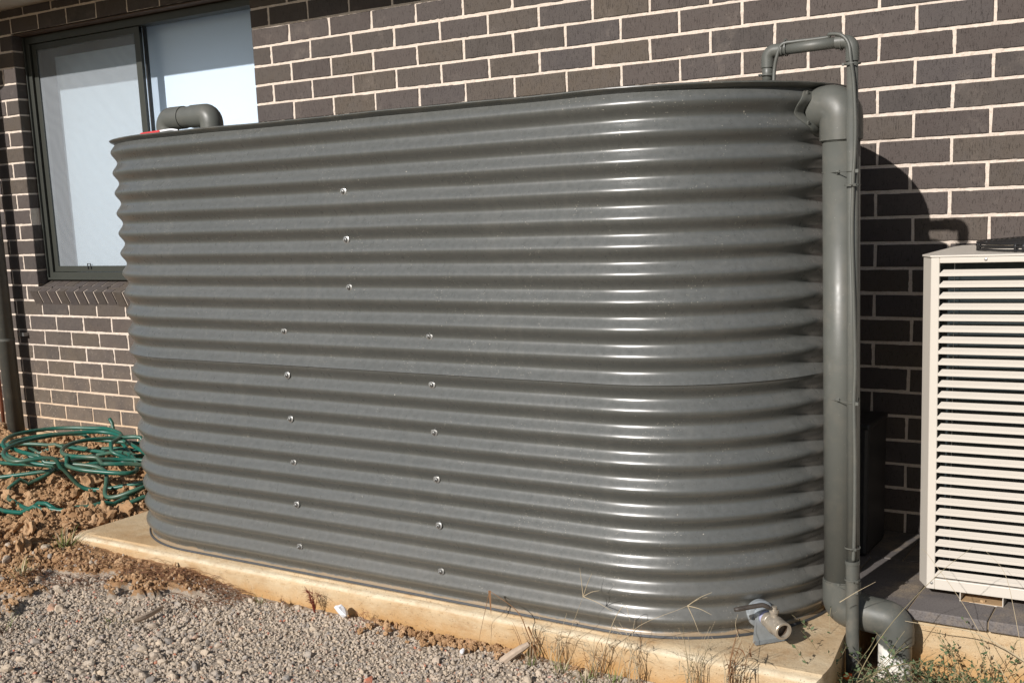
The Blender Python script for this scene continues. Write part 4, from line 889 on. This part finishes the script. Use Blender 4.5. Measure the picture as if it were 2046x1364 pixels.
# creeping green weed at the right
def weed(name, x_, y_, z_, n, L, label, leaf=9, bias=(0, 0)):
    mb = MB()
    for k in range(n):
        a_ = random.uniform(0, 2 * PI); d_ = Vector((math.cos(a_) + bias[0], math.sin(a_) * .6 + bias[1], random.uniform(.25, 1.1))).normalized(); p = Vector((x_ + random.uniform(-.02, .02), y_ + random.uniform(-.02, .02), z_)); pts = [p]; LL = L * random.uniform(.45, 1.1)
        for j in range(6):
            d_ = (d_ + Vector((random.uniform(-.3, .3), random.uniform(-.3, .3), random.uniform(-.32, .16)))).normalized(); p = p + d_ * LL / 6
            if p.z < z_ + .005: p.z = z_ + .005
            pts.append(p)
        P = spline(pts, 4); mb.tube(P, [.0012 * (1 - .6 * i / len(P)) for i in range(len(P))], 4, mi=1)
        for j in range(leaf):
            b_ = P[random.randint(3, len(P) - 1)]; dd = Vector((random.uniform(-1, 1), random.uniform(-1, 1), random.uniform(-.2, 1))).normalized(); l_ = random.uniform(.007, .018); s_ = dd.cross(Vector((random.uniform(-1, 1), random.uniform(-1, 1), .3))).normalized() * l_ * .24
            mb.add([b_, b_ + dd * l_ * .5 + s_, b_ + dd * l_, b_ + dd * l_ * .5 - s_], [(0, 1, 2, 3)], 0)
    o = mb.build(name, [M_weed, M_weedstem]); tag(o, label, 'weed')
weed('creeping_weed', .665, -.99, -2.085, 54, .30, 'green creeping weed around the foot of the thin pipe', 14)
weed('creeping_weed', .80, -.93, -2.085, 36, .21, 'green creeping weed in front of the white drain pipe', 13)
weed('creeping_weed', .92, -.87, -2.085, 46, .24, 'green creeping weed against the paving edge right of the drain', 13)
weed('creeping_weed', 1.03, -.87, -2.08, 50, .25, 'green creeping weed at the right photo edge', 13)
weed('creeping_weed', .70, -1.08, -2.09, 34, .20, 'green creeping weed at the right corner of the tank slab', 12)
weed('creeping_weed', .86, -1.0, -2.09, 40, .17, 'low green weed on gravel at the bottom right', 12)
def longstem(pts, r, mat, label, name='wild_grass'): mb = MB(); stem(mb, pts, r); o = mb.build(name, mat); tag(o, label, 'grass')
longstem([(.70, -1.06, -2.06), (.735, -1.03, -1.95), (.80, -1.0, -1.83), (.90, -.95, -1.70), (.98, -.92, -1.62)], .0015, M_weedstem, 'long green stem crossing in front of the lower elbow to the louvres')
longstem([(1.10, -.90, -2.02), (1.03, -.87, -1.93), (.95, -.86, -1.80), (.86, -.86, -1.68), (.84, -.86, -1.66)], .0011, M_straw, 'straw stem slanting up left over the louvre corner')
longstem([(1.15, -.92, -1.93), (1.0, -.88, -1.875), (.88, -.87, -1.875), (.80, -.86, -1.878)], .0022, M_straw, 'thick straw stem lying along the paver edge')
longstem([(1.12, -.88, -1.98), (1.08, -.86, -1.80), (1.05, -.85, -1.70), (1.0, -.84, -1.65)], .001, M_straw, 'thin stem curving over the lower louvres at the right edge')
longstem([(.655, -1.0, -1.80), (.70, -.99, -1.765), (.745, -.975, -1.735)], .0011, M_straw, 'short straw poking right from behind the thin pipe')
longstem([(.46, -1.30, -2.03), (.50, -1.28, -1.93), (.43, -1.2, -1.85), (.42, -1.16, -1.82)], .0012, M_straw, 'straw stem reaching up to the tap handle')
sc.cycles.use_denoising = True
